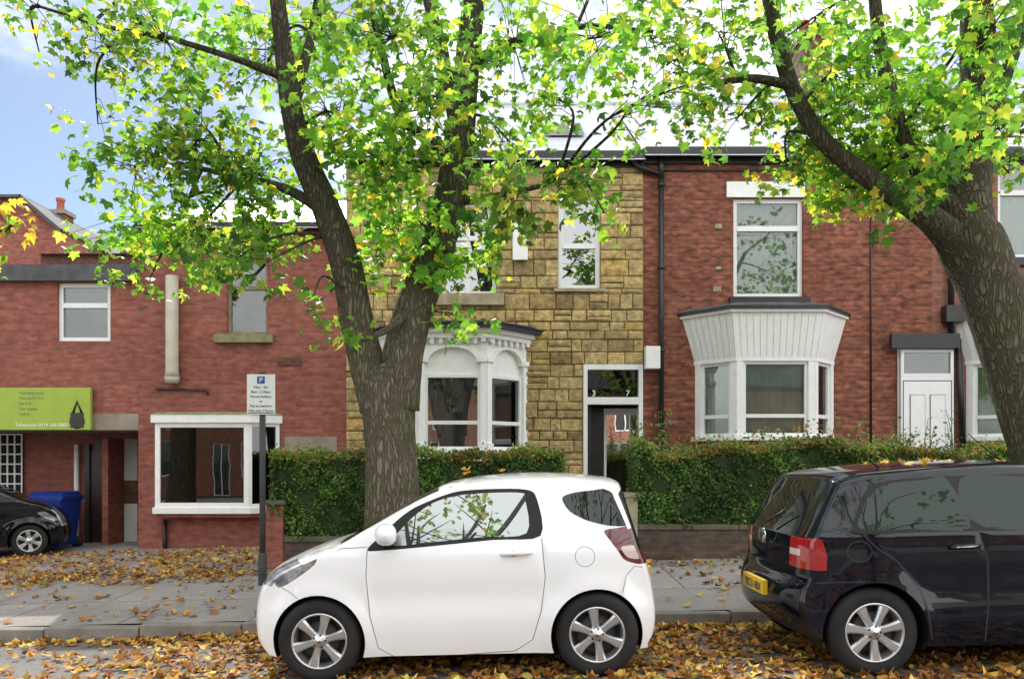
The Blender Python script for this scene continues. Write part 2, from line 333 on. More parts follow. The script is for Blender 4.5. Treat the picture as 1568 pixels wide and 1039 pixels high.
for k in range(len(keys)-1):
    za,zb=keys[k],keys[k+1]; n=max(1,round((zb-za)/.21)); hs=np.array([random.choice((.75,1,1,1.35)) for _ in range(n)]); hs=hs/hs.sum()*(zb-za)
    z=za
    for h in hs:
        zm=z+h/2; spans=[(0,x1-x0)]
        for o in opsS:
            if o[2]<zm<o[3]:
                ns=[]
                for (a,c) in spans:
                    if o[1]<=a or o[0]>=c: ns.append((a,c))
                    else:
                        if o[0]-a>.02: ns.append((a,o[0]))
                        if c-o[1]>.02: ns.append((o[1],c))
                spans=ns
        for (a,c) in spans:
            u=a
            while u<c-.01:
                L=random.uniform(.16,.52)
                if c-u-L<.14: L=c-u
                if L>.3 and h>.2 and random.random()<.35:
                    hh=h*random.uniform(.4,.6); stone(x0+u,x0+u+L,z,z+hh,YF); stone(x0+u,x0+u+L,z+hh,z+h,YF)
                else: stone(x0+u,x0+u+L,z,z+h,YF)
                u+=L
        z+=h
me=D.meshes.new('stone_facing'); me.from_pydata([tuple(v) for v in verts],[],faces); me.materials.append(STONE)
ca=me.color_attributes.new('Col','FLOAT_COLOR','POINT'); ca.data.foreach_set('color',np.array(cols,dtype=np.float32).ravel())
link(D.objects.new('stone_facing',me),H1)
w=MB()
window(w,P,Q,U(672),U(760),fz(450),fz(308),off=-.12,vb=(.5,),hb=(.62,),gm=GLASSR,fw=.07)
window(w,P,Q,U(855),U(919),fz(442),fz(303),off=-.06,hb=(.48,),gm=GLASSR,fw=.075)
w.sbox(P,Q,U(660),U(772),fz(468),fz(450)-.003,-.1,.1,CREAM)
w.sbox(P,Q,U(848),U(926),fz(447),fz(442)-.003,-.1,.07,CREAM)
w.sbox(P,Q,U(785),U(808),fz(400),fz(345),.046,.12,OFFW)
w.build('windows',H1,bevel=.006)
w=MB()
u0,u1=U(893),U(985)-.012
w.sbox(P,Q,u0,u0+.07,-1.5,fz(558),-.12,.05,WHITE); w.sbox(P,Q,u1-.07,u1,-1.5,fz(558),-.12,.05,WHITE)
w.sbox(P,Q,u0+.07,u1-.07,fz(566),fz(558),-.12,.045,WHITE); w.sbox(P,Q,u0+.07,u1-.07,fz(619),fz(608),-.12,.045,WHITE)
w.sbox(P,Q,u0+.07,u1-.07,fz(608),fz(566),-.06,-.055,GLASSD); w.sbox(P,Q,u0+.07,u1-.07,fz(608),fz(566),-.2,-.19,DARK)
w.box(fx(900),fx(906),YF+.15,YF+.9,-1.4,fz(620),BLACK)
w.box(fx(902),fx(930)-.0,YF+.52,YF+.56,-1.4,fz(620),BLACK)
ia,ib=fx(930),fx(984)
w.box(ia,ia+.045,YF+.5,YF+.58,-1.4,fz(622),OFFW); w.box(ia+.045,ib,YF+.5,YF+.58,fz(632),fz(622),OFFW); w.box(ia+.045,ib,YF+.5,YF+.58,-1.4,-.95,OFFW)
w.box(ia+.045,ib,YF+.53,YF+.535,-.95,fz(632),GLASSM); w.box(ia+.045,ib,YF+.7,YF+.71,-1.4,fz(632),CURT2)
w.sbox(P,Q,u0-.1,u1+.02,zp(2,13)-.1,zp(2,13)+.12,-.5,.25,CONC)
w.build('entrance',H1,bevel=.005)
text('3',fx(906),YF-.0,fz(606),.14,OFFW,H1,'house_number'); text('7',fx(958),YF-.0,fz(606),.14,OFFW,H1,'house_number')
w=MB(); w.box(fx(986),fx(1008),YF-.2,YF-.01,fz(566),fz(532),OFFW); w.build('meter_box',H1,bevel=.01)
def plan(c,hf,hw_,dep,Y=YF): return [(c-hw_,Y),(c-hf,Y-dep),(c+hf,Y-dep),(c+hw_,Y)]
def slab(mb,pl,z0,z1,mat,pl2=None):
    pl2=pl2 or pl; n=len(pl)
    mb.add([(a,b_,z0) for a,b_ in pl]+[(a,b_,z1) for a,b_ in pl2],[tuple(range(n))[::-1],tuple(range(n,2*n))]+[(k,(k+1)%n,n+(k+1)%n,n+k) for k in range(n)],mat)
w=MB(); cB=(-1.52-.41)/2; pl=plan(cB,.555,1.22,.68)
zs0,zs1,zs2=fz(694),1.62,2.13
slab(w,pl,-2.0,zs0,OFFW); slab(w,plan(cB,.60,1.29,.74),zs0,zs0+.06,OFFW)
slab(w,pl,zs1+.25,zs2,OFFW); slab(w,plan(cB,.62,1.32,.77),zs2-.17,zs2-.09,OFFW); slab(w,plan(cB,.66,1.38,.83),zs2-.09,zs2-.02,OFFW)
slab(w,plan(cB,.74,1.5,.93),zs2-.02,zs2+.05,NAVY); slab(w,plan(cB,.76,1.53,.96),zs2+.05,zs2+.14,NAVY,plan(cB,.5,1.3,.6))
for i in range(3):
    p,q=pl[i],pl[i+1]; L=math.dist(p,q)
    cw=.10
    for uu in (0,L-cw):
        w.sbox(p,q,uu,uu+cw,zs0+.06,zs1-.04,-.1,.02,OFFW); w.sbox(p,q,uu-.01,uu+cw+.01,zs1-.04,zs1+.04,-.1,.05,OFFW); w.sbox(p,q,uu-.01,uu+cw+.01,zs0+.06,zs0+.16,-.1,.05,OFFW)
        w.sbox(p,q,uu+.01,uu+cw-.01,zs1+.28,zs2-.17,0,.08,OFFW); w.sbox(p,q,uu,uu+cw,zs1+.04,zs1+.25,-.1,.008,OFFW)
    n=14; d=Vector((q[0]-p[0],q[1]-p[1])).normalized(); nn=Vector((d.y,-d.x)); PP=Vector(p)
    cu=L/2; r=(L-2*cw)/2; ry=.30; zc=zs1-.05; top=zs1+.26
    def pt(u,z,t): a_=PP+d*u+nn*t; return (a_.x,a_.y,z)
    for k in range(n):
        a0=math.pi*k/n; a1=math.pi*(k+1)/n
        e=[(cu+r*math.cos(a),zc+ry*math.sin(a)) for a in (a0,a1)]
        w.quad([pt(e[0][0],e[0][1],.0),pt(e[0][0],top,.0),pt(e[1][0],top,.0),pt(e[1][0],e[1][1],.0)],OFFW)
        e2=[(cu+(r-.05)*math.cos(a),zc+(ry-.05)*math.sin(a)) for a in (a0,a1)]
        w.quad([pt(*e[0],.03),pt(*e[1],.03),pt(*e2[1],.03),pt(*e2[0],.03)],OFFW)
        w.quad([pt(*e2[0],.03),pt(*e2[1],.03),pt(*e2[1],-.08),pt(*e2[0],-.08)],OFFW)
        w.quad([pt(*e[0],.03),pt(*e[1],.03),pt(*e[1],0),pt(*e[0],0)],OFFW)
    w.sbox(p,q,cw,L-cw,zs1-.3,top,-.1,-.07,OFFW)
    window(w,p,q,cw,L-cw,zs0+.06,zs1-.24,off=-.03,vb=(),hb=(.36,),gm=GLASSR,cm=CURT2,fw=.05)
for i in range(3):
    p,q=pl[i],pl[i+1]; L=math.dist(p,q); k=.06
    while k<L-.08: w.sbox(p,q,k,k+.06,zs2-.26,zs2-.17,.0,.07,OFFW); k+=.14
w.build('bay_window',H1)
w=MB(); roof(w,x0,x1+.001,ze,7.9); 
w.box(x0,x1,YF-.17,YF-.03,ze-.12,ze+.02,BLACK); w.box(x0,x1,YF-.06,YF,ze-.22,ze-.12,BLACK)
sy=(7.9-ze)/4.2
w.add([(fx(838),YF+1.2,ze+1.2*sy+.05),(fx(905),YF+1.2,ze+1.2*sy+.05),(fx(905),YF+2.2,ze+2.2*sy+.05),(fx(838),YF+2.2,ze+2.2*sy+.05)],[(0,1,2,3)],CURT3)
w.build('roof',H1)
# ---- brick houses right
def hip_bay(mb,c,zs0,zh,zt):
    pl=plan(c,.64,1.17,.6)
    slab(mb,pl,-2.0,zs0,BRK); slab(mb,plan(c,.69,1.25,.67),zs0,zs0+.07,OFFW)
    for i in range(3):
        p,q=pl[i],pl[i+1]; L=math.dist(p,q)
        for uu in (0,L-.11): mb.sbox(p,q,uu,uu+.11,zs0+.07,zh,-.09,.015,OFFW)
        window(mb,p,q,.11,L-.11,zs0+.07,zh,off=-.02,hb=(.27,),cm=CURT,fw=.05,cd=.1)
    slab(mb,plan(c,.66,1.2,.62),zh,zh+.06,OFFW)
    pa=plan(c,.66,1.19,.62); pb=plan(c,.74,1.40,.70); za,zb=zh+.06,zt-.1
    for i in range(3):
        nb=max(4,int(math.dist(pa[i],pa[i+1])/.1)); 
        for k in range(nb):
            t0=k/nb+.03/nb;t1=(k+1)/nb-.03/nb
            L=lambda a,b_,t:(a[0]+(b_[0]-a[0])*t,a[1]+(b_[1]-a[1])*t)
            c1,c2=L(pa[i],pa[i+1],t0),L(pa[i],pa[i+1],t1); d1,d2=L(pb[i],pb[i+1],t0),L(pb[i],pb[i+1],t1)
            mb.quad([(*c1,za),(*c2,za),(*d2,zb),(*d1,zb)],OFFW)
    sh=lambda pl_,k: [(c+(a-c)*.985,min(b_+k,YF)) for a,b_ in pl_]
    slab(mb,sh(pa,.012),za,zb,OFFW,sh(pb,.012))
    slab(mb,plan(c,.77,1.44,.74),zb,zb+.05,OFFW); slab(mb,plan(c,.80,1.48,.78),zb+.05,zb+.10,BLACK); slab(mb,plan(c,.80,1.48,.78),zb+.10,zb+.18,FELT,plan(c,.6,1.3,.6))
def brickhouse(xa,xb,mat,winops,bay,zt=ze,lintelm=OFFW):
    H=empty('brick_house'); w=MB(); P=(xa,YF);Q=(xb,YF); ops=[]
    for (a,b_,c,d) in winops: ops.append((a-xa,b_-xa,c,d))
    if bay: ops.append((bay-1.07-xa,min(bay+1.07,xb-.05)-xa,-1.9,fz(530)))
    wall(w,P,Q,-2.2,zt,ops,mat); shell(w,xa,xb,zt,BRK3); wall(w,(xb,YF+8.4),(xa,YF+8.4),-2.2,zt,[],BRK3)
    w.build('walls',H)
    w=MB()
    for (a,b_,c,d) in winops:
        window(w,P,Q,a-xa,b_-xa,c,d,off=-.06,hb=(.70,),cm=CURT,fw=.075)
        w.sbox(P,Q,a-xa-.12,b_-xa+.02,d+.005,d+.27,-.02,.03,lintelm)
        w.sbox(P,Q,a-xa-.08,b_-xa+.1,c-.14,c-.004,-.08,.09,BLACK)
    w.build('windows',H,bevel=.006)
    if bay:
        w=MB(); hip_bay(w,bay,fz(675),fz(553)*.96,fz(480)); w.build('bay_window',H)
    w=MB(); roof(w,xa,xb+.001,zt,7.9); w.box(xa,xb,YF-.17,YF-.03,zt-.12,zt+.02,BLACK); w.box(xa,xb,YF-.06,YF,zt-.22,zt-.12,BLACK)
    chimney(w,xb-.5,YF+4.2,7.2,9.2,.6,.9,2)
    w.build('roof_and_chimney',H)
    return H
ze2=fz(232)
Hr=brickhouse(fx(985)+.002,fx(1345)+.9,BRK,[(fx(1123),fx(1230),fz(455),fz(303))],4.30,ze2)
w=MB()
def pipe(mb,px,pyt,pyb,r=.045,mat=BLACK):
    X=fx(px); mb.tube([(X,YF-.09,fz(pyt)),(X,YF-.09,fz(pyb))],[r,r],mat,n=10)
    z=fz(pyt)
    while z>fz(pyb): mb.lathe([(r,0),(r+.02,.01),(r+.02,.05),(r,.06)],mat,(X,YF-.09,z-.3),12,'z'); z-=1.4
pipe(w,1011,262,700)
w.tube([(fx(960),YF-.2,ze2-.1),(fx(975),YF-.1,ze2-.3),(fx(1011),YF-.09,ze2-.42)],[.045]*3,BLACK,n=8)
w.tube([(fx(1011),YF-.09,ze2-.1),(fx(1011),YF-.09,ze2-.5)],[.05]*2,BLACK,n=8)
w.tube([(fx(985),YF-.03,fz(262)),(fx(1335),YF-.03,fz(262))],[.012]*2,BLACK,n=6)
w.tube([(fx(1333),YF-.02,fz(240)),(fx(1333),YF-.02,fz(690))],[.014]*2,BLACK,n=6)
pipe(w,1452,240,520,.05); 
w.tube([(fx(1462),YF-.1,fz(520)),(fx(1470),YF-.1,fz(690))],[.05]*2,BLACK,n=8)
w.box(fx(1440),fx(1468),YF-.2,YF-.02,fz(495),fz(470),BLACK)
w.build('drainpipes',Hr)
w=MB()
for (px,py,r) in ((1100,346,.06),(1098,442,.07),(1100,410,.04)):
    w.box(fx(px)-r,fx(px)+r,YF-.012,YF-.002,fz(py)-r*.7,fz(py)+r*.6,CREAM)
w.build('wall_plates',Hr,bevel=.008)
Hn=brickhouse(fx(1345)+.904,fx(1345)+7,BRK4,[(fx(1528),fx(1610),fz(395),fz(250))],8.92,ze2)
w=MB(); a,b_=fx(1375),fx(1455); P=(0,YF-.14);Q=(20,YF-.14)
w.sbox(P,Q,a-.02,b_+.02,-1.5,fz(536)+.02,-.13,-.10,WHITE)
window(w,P,Q,a,b_,fz(577),fz(536),off=-.03,cm=CURT3,fw=.05,cd=.055)
w.sbox(P,Q,a,b_,-1.4,fz(577)-.003,-.08,-.03,WHITE); wd=b_-a
w.sbox(P,Q,a+.03,a+.045,-1.4,fz(583),-.03,-.027,GALV); w.sbox(P,Q,b_-.045,b_-.03,-1.4,fz(583),-.03,-.027,GALV); w.sbox(P,Q,a+.045,b_-.045,fz(583)-.015,fz(583),-.03,-.027,GALV)  # grey strips paint the groove shade around the door leaf
for (s0,s1,za,zb) in ((.16,.46,-.9,-.2),(.54,.84,-.9,-.2),(.16,.46,0,1.1),(.54,.84,0,1.1)):
    w.sbox(P,Q,a+wd*s0,a+wd*s1,za,zb,-.03,-.026,CONC); w.sbox(P,Q,a+wd*s0+.015,a+wd*s1-.015,za+.015,zb-.015,-.026,-.012,WHITE)  # darker plate behind each panel paints shade into its groove
w.sbox(P,Q,a-.2,b_+.06,fz(535),fz(513),-.03,.06,BLACK)
w.build('front_door',Hr,bevel=.004)
# ---- left brick house
H3=empty('brick_house'); xa,xb=fx(212),fx(530)-.002; zt=fz(345); P=(xa,YF);Q=(xb,YF); U3=lambda px:fx(px)-xa
w=MB(); ops=[(U3(347),U3(410),fz(512),fz(395)),(U3(238),U3(430),fz(775),fz(640))]
wall(w,P,Q,-2.2,zt,ops,BRK2); shell(w,xa,xb,zt,BRK3); w.build('walls',H3)
w=MB(); window(w,P,Q,U3(347),U3(410),fz(512),fz(395),off=-.07,hb=(.62,),fm=BROWN,gm=GLASS,cm=CURT3)
w.sbox(P,Q,U3(330),U3(419),fz(525),fz(512)-.003,-.1,.1,SILLG)
w.sbox(P,Q,U3(338),U3(418),fz(395)+.003,fz(372),-.02,.02,CONC)
w.sbox(P,Q,U3(436),U3(516),fz(692),fz(668),-.02,.015,CONC)
w.sbox(P,Q,U3(425),U3(462),fz(560),fz(547),.002,.012,BRK3)
w.build('window',H3,bevel=.006)
w=MB()
pl=[(fx(240),YF),(fx(250),YF-.32),(fx(390),YF-.32),(fx(428),YF)]
pe=lambda e:[(fx(240)-e,YF),(fx(250)-e,YF-.32-e),(fx(390)+e,YF-.32-e),(fx(428)+e,YF)]
slab(w,pe(.03),fz(784),fz(775),OFFW); slab(w,pe(.05),fz(648),fz(636),OFFW); slab(w,pe(.06),fz(636),fz(632),SILLG,pe(-.02)); slab(w,[(a,min(b_+.05,YF)) for a,b_ in pl],fz(790),fz(784),BRK2)
for i in range(3):
    p,q=pl[i],pl[i+1]; L=math.dist(p,q); window(w,p,q,0,L,fz(775),fz(648),off=0,fw=.08 if i==1 else .06,fm=OFFW,gm=GLASSD,cm=DARK,cd=.25)
w.build('shop_bay_window',H3,bevel=.005)
w=MB(); w.tube([(fx(268),YF-.12,fz(425)),(fx(268),YF-.12,fz(570)),(fx(268),YF-.12,fz(578))],[.105,.105,.13],BEIGE,n=16); w.tube([(fx(268),YF-.12,fz(578)),(fx(268),YF-.12,fz(588))],[.13,.10],BEIGE,n=16)
w.tube([(fx(240),YF-.04,fz(596)),(fx(318),YF-.04,fz(597)),(fx(320),YF-.04,fz(605))],[.02]*3,BLACK,n=6)
w.tube([(fx(254),YF-.05,fz(795)),(fx(254),YF-.05,fz(862))],[.035]*2,BLACK,n=8)
w.build('flue_pipe',H3)
w=MB(); roof(w,xa,xb,zt,zt+1.6,half=3.6); w.box(xa,xb,YF-.15,YF-.02,zt-.1,zt+.02,BLACK); w.build('roof',H3)
# ---- far left low building
H4=empty('brick_house'); xa,xb=fx(-420),fx(212)-.002; zt=fz(410); P=(xa,YF);Q=(xb,YF); U4=lambda px:fx(px)-xa; zl=fz(658)
w=MB(); wall(w,P,Q,fz(633),zt,[(U4(88),U4(169),fz(522),fz(433)),(U4(-200),U4(-110),fz(522),fz(433))],BRK2)
w.box(xa,xb,YF+.0,YF+.3,zl,fz(633),CONC); w.quad([(xa,YF+.3,zl),(xb,YF+.3,zl),(xb,YF+1.5,zl),(xa,YF+1.5,zl)],CONC)
wall(w,(xa,YF+1.45),(xb,YF+1.45),-2.2,zl,[],BRK2)
w.quad([(xb+.02,YF,-2.2),(xb+.02,YF+1.45,-2.2),(xb+.02,YF+1.45,zl),(xb+.02,YF,zl)],BRK3)
w.box(xa,xb,YF-.02,YF+5,zt,zt+.02,FELT); w.box(xa,xb,YF-.12,YF-.01,zt-.24,zt+.03,FELT)
w.build('walls',H4)
yg=YF+1.45; K2=F/yg; gx=lambda px:(px-XC)/K2; gz=lambda py:(YH-py)/K2
w=MB(); window(w,P,Q,U4(88),U4(169),fz(522),fz(433),off=-.05,hb=(.62,),cm=CURT3,fw=.07)
window(w,P,Q,U4(-200),U4(-110),fz(522),fz(433),off=-.05,hb=(.62,),cm=CURT3,fw=.07)
w.box(gx(140),gx(181),yg-.04,yg-.004,-1.7,gz(690),DOORB); w.box(gx(133),gx(140),yg-.08,yg-.003,-1.7,gz(680),BLACK)
for k in (0,1):
    for j in (0,1): w.box(gx(146)+k*.21,gx(146)+k*.21+.16,yg-.055,yg-.03,-1.3+j*.95,-.55+j*.9,DOORB)
w.box(gx(181),gx(190),yg-.6,yg-.003,-1.9,gz(672),BRK2); w.box(gx(191),gx(211),yg-.02,yg-.004,gz(830),gz(672),CURT2); w.box(gx(191),gx(211),yg-.04,yg-.02,gz(770),gz(735),BRK3)  # pale panel stands in for daylight seen through the passage
w.box(gx(-30),gx(36),yg-.03,yg-.004,gz(770),gz(665),DARK)
for k in range(7): xx=gx(-30)+(gx(36)-gx(-30))*k/6; w.box(xx-.012,xx+.012,yg-.06,yg-.04,gz(772),gz(664),OFFW)
for k in range(8): zz=gz(770)+(gz(665)-gz(770))*k/7; w.box(gx(-30),gx(36),yg-.065,yg-.05,zz-.012,zz+.012,OFFW)
w.tube([(gx(120),yg-.06,gz(680)),(gx(120),yg-.06,gz(830))],[.045]*2,OFFW,n=8)
w.build('windows_and_doors',H4)
w=MB(); w.box(fx(-120),fx(144),YF-.12,YF-.05,fz(658),fz(594),GREEN)
w.lathe([(.0,-.005),(.13,-.005),(.13,0)],BLACK,(fx(124),YF-.122,fz(645)),20); w.box(fx(114),fx(134),YF-.128,YF-.121,fz(655),fz(632),BLACK)
w.tube([(fx(118),YF-.125,fz(632)),(fx(124),YF-.125,fz(615)),(fx(131),YF-.125,fz(632))],[.02]*3,BLACK,n=5)
w.build('shop_sign',H4)
text('Telephone: 0114 266 0000',fx(30),YF-.123,fz(653),.082,OFFW,H4,'sign_text'); 
for k in range(5): text(['Opening hours','Mon to Fri 9-5','Sat 9-4','Sun closed','Call in'][k],fx(36),YF-.123,fz(604+k*8),.07,SILLG,H4,'sign_text')
Hb=empty('brick_house'); w=MB(); k=F/22.; bx=lambda px:(px-XC)/k; bz=lambda py:(YH-py)/k
w.box(bx(-150),bx(92),22,30,-2,bz(350),BRK2); w.add([(bx(-60),22,bz(350)),(bx(92),22,bz(350)),(bx(38),22,bz(305)),(bx(-10),22,bz(305)),(bx(-60),30,bz(350)),(bx(92),30,bz(350)),(bx(38),30,bz(305)),(bx(-10),30,bz(305))],[(0,1,2,3),(4,7,6,5),(1,5,6,2),(0,3,7,4),(2,6,7,3)],BRK2)
w.add([(bx(36),21.8,bz(300)),(bx(98),21.8,bz(352)),(bx(98),30,bz(352)),(bx(36),30,bz(300)),(bx(36),21.8,bz(306)),(bx(98),21.8,bz(358))],[(0,1,2,3),(0,4,5,1)],FELT)
w.box(bx(-14),bx(38),21.8,30,bz(305),bz(301),FELT); chimney(w,bx(30),24,bz(310),bz(297),.5,.5,1)
w.build('walls',Hb)
w=MB(); w.box(bx(95),bx(240),21,27,-2,bz(402),BRK3); w.add([(bx(93),20.8,bz(405)),(bx(245),20.8,bz(405)),(bx(245),24,bz(375)),(bx(93),24,bz(375))],[(0,1,2,3)],SLATE)
chimney(w,bx(182),23,bz(400),bz(370),.62,.6,3); w.build('outbuilding',Hb)
# ---- houses across the street (behind the camera, seen in reflections)
for i,(xa,xb) in enumerate(((-22,-12),(-12,-2),(-2,8),(8,18))):
    H=empty('brick_house'); w=MB(); ops=[]; YO=-17
    for k in range(2):
        a=1+k*4.7; ops+=[(a,a+1.2,1.6,3.2),(a,a+1.8,-.9,1.0),(a+2.4,a+3.3,-2,.9)]
    P=(xb,YO);Q=(xa,YO); wall(w,P,Q,-2.2,4,ops,BRK4)
    for o in ops: window(w,P,Q,*o,off=-.05,vb=(.5,),cm=CURT2)
    w.quad([(xa,YO+.3,3.9),(xb,YO+.3,3.9),(xb,YO-4,6.3),(xa,YO-4,6.3)],FELT); w.build('walls_and_roof',H)
# ---------------------------------------------------------------- garden walls
def gwall(name,xa,xb,ztop,pier=None):
    w=MB(); y0,y1=10.62,10.86
    x=xa
    w.box(xa,xb,y0,y1,-2.1,ztop-.07,GW)
    while x<xb-.01:
        L=min(random.uniform(.55,.8),xb-x); w.box(x+.004,x+L-.004,y0-.03,y1+.02,ztop-.07,ztop+random.uniform(0,.006),CONCD); x+=L
    if pier: w.box(pier[0],pier[1],y0-.02,y1+.3,-2.1,pier[2],BRK2); w.box(pier[0]-.03,pier[1]+.03,y0-.05,y1+.33,pier[2],pier[2]+.06,CONCD)
    return w.build(name,bevel=.012)
gwall('garden_wall',-3.02,.66,-1.02,(-3.25,-3.02,-.6)); gwall('garden_wall',1.66,12,-.86)
w=MB(); w.box(1.5,1.66,10.6,10.9,-2,-.5,CREAM); w.box(1.48,1.68,10.58,10.92,-.5,-.44,CREAM); w.build('gate_post',bevel=.01)
sheet('garden_soil',[-3.2,0,.7],[10.9,12,13.69],lambda x,y:-1.25+SL*x,SOIL); sheet('garden_soil',[1.7,6,12],[10.9,12,13.69],lambda x,y:-1.2+SL*x,SOIL)
# ---------------------------------------------------------------- leaves
MAPLE=np.array([(0,.27,.06),(0,0,0),(.24,-.12,-.05),(.48,.04,-.13),(.38,.22,-.02),(.54,.54,-.16),(.24,.52,-.03),(0,.98,-.2),(-.24,.52,-.03),(-.54,.54,-.16),(-.38,.22,-.02),(-.48,.04,-.13),(-.24,-.12,-.05)])
SMALL=np.array([(0,.5,.02),(0,0,0),(.3,.3,-.05),(.26,.7,-.05),(0,1,-.03),(-.26,.7,-.05),(-.3,.3,-.05)])
DRY=np.array([(0,.35,.0),(0,-.1,.1),(.35,0,.22),(.42,.4,.1),(.2,.62,.02),(0,.95,.25),(-.22,.6,.02),(-.45,.42,.18),(-.3,0,.12)])
def leaves(name,pos,size,col,tmpl,mat,parent=None,mode='hang',nbias=None):
    n=len(pos); K=len(tmpl)
    if mode=='flat':
        nrm=np.tile((0,0,1.),(n,1))+rng.normal(0,.22,(n,3)); a=rng.normal(0,1,(n,3)); 
    elif mode=='hang':
        a=rng.normal(0,1,(n,3)); a[:,2]=-np.abs(rng.normal(.7,.5,n)); nrm=rng.normal(0,.7,(n,3))+np.array((0,-.35,.75))
    else:
        a=rng.normal(0,1,(n,3)); nrm=rng.normal(0,.6,(n,3))+(nbias if nbias is not None else 0)
    nrm/=np.linalg.norm(nrm,axis=1)[:,None]; a-=nrm*(a*nrm).sum(1)[:,None]; a/=np.linalg.norm(a,axis=1)[:,None]; b=np.cross(a,nrm)
    fl=rng.uniform(-.8,2.6,n)[:,None]; wx=rng.uniform(.75,1.15,n)[:,None,None]
    V=pos[:,None,:]+size[:,None,None]*(wx*tmpl[None,:,0,None]*b[:,None,:]+tmpl[None,:,1,None]*a[:,None,:]+(tmpl[None,:,2,None]*fl[:,None,:])*nrm[:,None,:])
    V=V.reshape(-1,3); m=K-1
    tri=np.array([(0,1+k,1+(k+1)%m) for k in range(m)]); Fc=(np.arange(n)[:,None,None]*K+tri[None]).reshape(-1)
    nf=n*m; me=D.meshes.new(name); me.vertices.add(len(V)); me.vertices.foreach_set('co',V.astype(np.float32).ravel())
    me.loops.add(nf*3); me.loops.foreach_set('vertex_index',Fc.astype(np.int32)); me.polygons.add(nf)
    me.polygons.foreach_set('loop_start',np.arange(0,nf*3,3,dtype=np.int32)); me.update(calc_edges=True)
    ca=me.color_attributes.new('Col','FLOAT_COLOR','POINT'); C=np.ones((n,K,4),dtype=np.float32); C[:,:,:3]=col[:,None,:]; ca.data.foreach_set('color',C.ravel())
    me.materials.append(mat); o=D.objects.new(name,me); return link(o,parent)
LEAF=attrmat('leaf_green',.4,trans=.62,tboost=1.9); HLEAF=attrmat('hedge_leaf',.45,trans=.25,tboost=1.2); DLEAF=attrmat('dry_leaf',.7,trans=.15,tboost=1)
BARK,nt,out=newmat('bark')
p=N(nt,'ShaderNodeBsdfPrincipled'); p.inputs['Roughness'].default_value=.95; p.inputs['Specular IOR Level'].default_value=.15
tc=N(nt,'ShaderNodeTexCoord'); mp=N(nt,'ShaderNodeMapping'); mp.inputs['Scale'].default_value=(1,1,.22); nt.links.new(tc.outputs['Object'],mp.inputs[0])
vo=N(nt,'ShaderNodeTexVoronoi'); vo.inputs['Scale'].default_value=28; vo.feature='DISTANCE_TO_EDGE'
nz=N(nt,'ShaderNodeTexNoise'); nz.inputs['Scale'].default_value=14; nz.inputs['Detail'].default_value=8; nt.links.new(mp.outputs[0],nz.inputs[0])
wv=mixc(nt,.12,mp.outputs[0],nz.outputs['Color']); nt.links.new(wv,vo.inputs['Vector'])
n2=N(nt,'ShaderNodeTexNoise'); n2.inputs['Scale'].default_value=2.2; n2.inputs['Detail'].default_value=6; nt.links.new(tc.outputs['Object'],n2.inputs[0])
r1=N(nt,'ShaderNodeMapRange'); r1.inputs[1].default_value=.0; r1.inputs[2].default_value=.25; nt.links.new(vo.outputs[0],r1.inputs[0])
r2=N(nt,'ShaderNodeMapRange'); r2.inputs[1].default_value=.42; r2.inputs[2].default_value=.62; nt.links.new(n2.outputs[0],r2.inputs[0])
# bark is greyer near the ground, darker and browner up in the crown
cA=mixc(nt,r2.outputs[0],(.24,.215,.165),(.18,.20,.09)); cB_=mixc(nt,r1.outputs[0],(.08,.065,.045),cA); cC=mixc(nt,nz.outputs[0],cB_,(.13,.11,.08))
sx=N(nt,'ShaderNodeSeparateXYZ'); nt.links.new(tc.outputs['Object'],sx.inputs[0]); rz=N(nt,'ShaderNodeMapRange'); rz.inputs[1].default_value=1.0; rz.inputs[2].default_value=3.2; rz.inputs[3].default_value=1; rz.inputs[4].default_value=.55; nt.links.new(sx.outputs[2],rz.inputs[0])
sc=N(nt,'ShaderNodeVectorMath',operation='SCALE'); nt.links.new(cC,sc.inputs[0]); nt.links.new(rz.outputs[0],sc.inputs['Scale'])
nt.links.new(sc.outputs[0],p.inputs['Base Color']); bp=N(nt,'ShaderNodeBump'); bp.inputs['Strength'].default_value=1; bp.inputs['Distance'].default_value=.022
nt.links.new(r1.outputs[0],bp.inputs['Height']); b2=N(nt,'ShaderNodeBump'); b2.inputs['Strength'].default_value=.6; b2.inputs['Distance'].default_value=.02; nt.links.new(nz.outputs[0],b2.inputs['Height']); nt.links.new(bp.outputs[0],b2.inputs['Normal'])
nt.links.new(b2.outputs[0],p.inputs['Normal']); nt.links.new(p.outputs[0],out.inputs[0])
def spline(P,sub=6):
    P=np.array(P,float); out_=[]
    for i in range(len(P)-1):
        p0=P[max(i-1,0)];p1=P[i];p2=P[i+1];p3=P[min(i+2,len(P)-1)]
        for k in range(sub):
            t=k/sub; out_.append(.5*((2*p1)+(-p0+p2)*t+(2*p0-5*p1+4*p2-p3)*t*t+(-p0+3*p1-3*p2+p3)*t**3))
    out_.append(P[-1]); return np.array(out_)
GREENS=np.array([(.045,.13,.028),(.085,.21,.036),(.16,.30,.045),(.27,.37,.055),(.48,.41,.06)])
def leafcols(n,pos,yellow):
    base=rng.choice(4,n,p=(.22,.36,.28,.14)); c=GREENS[base].copy()
    nn=np.sin(pos[:,0]*2.1+pos[:,2]*1.7)+np.sin(pos[:,1]*2.9-pos[:,2]*2.3+1)
    c*= (1+.25*nn)[:,None]
    y=rng.random(n)<yellow; c[y]=GREENS[4]*rng.uniform(.7,1.1,(y.sum(),1)); return np.clip(c*rng.uniform(.8,1.2,(n,1)),0.005,.8)
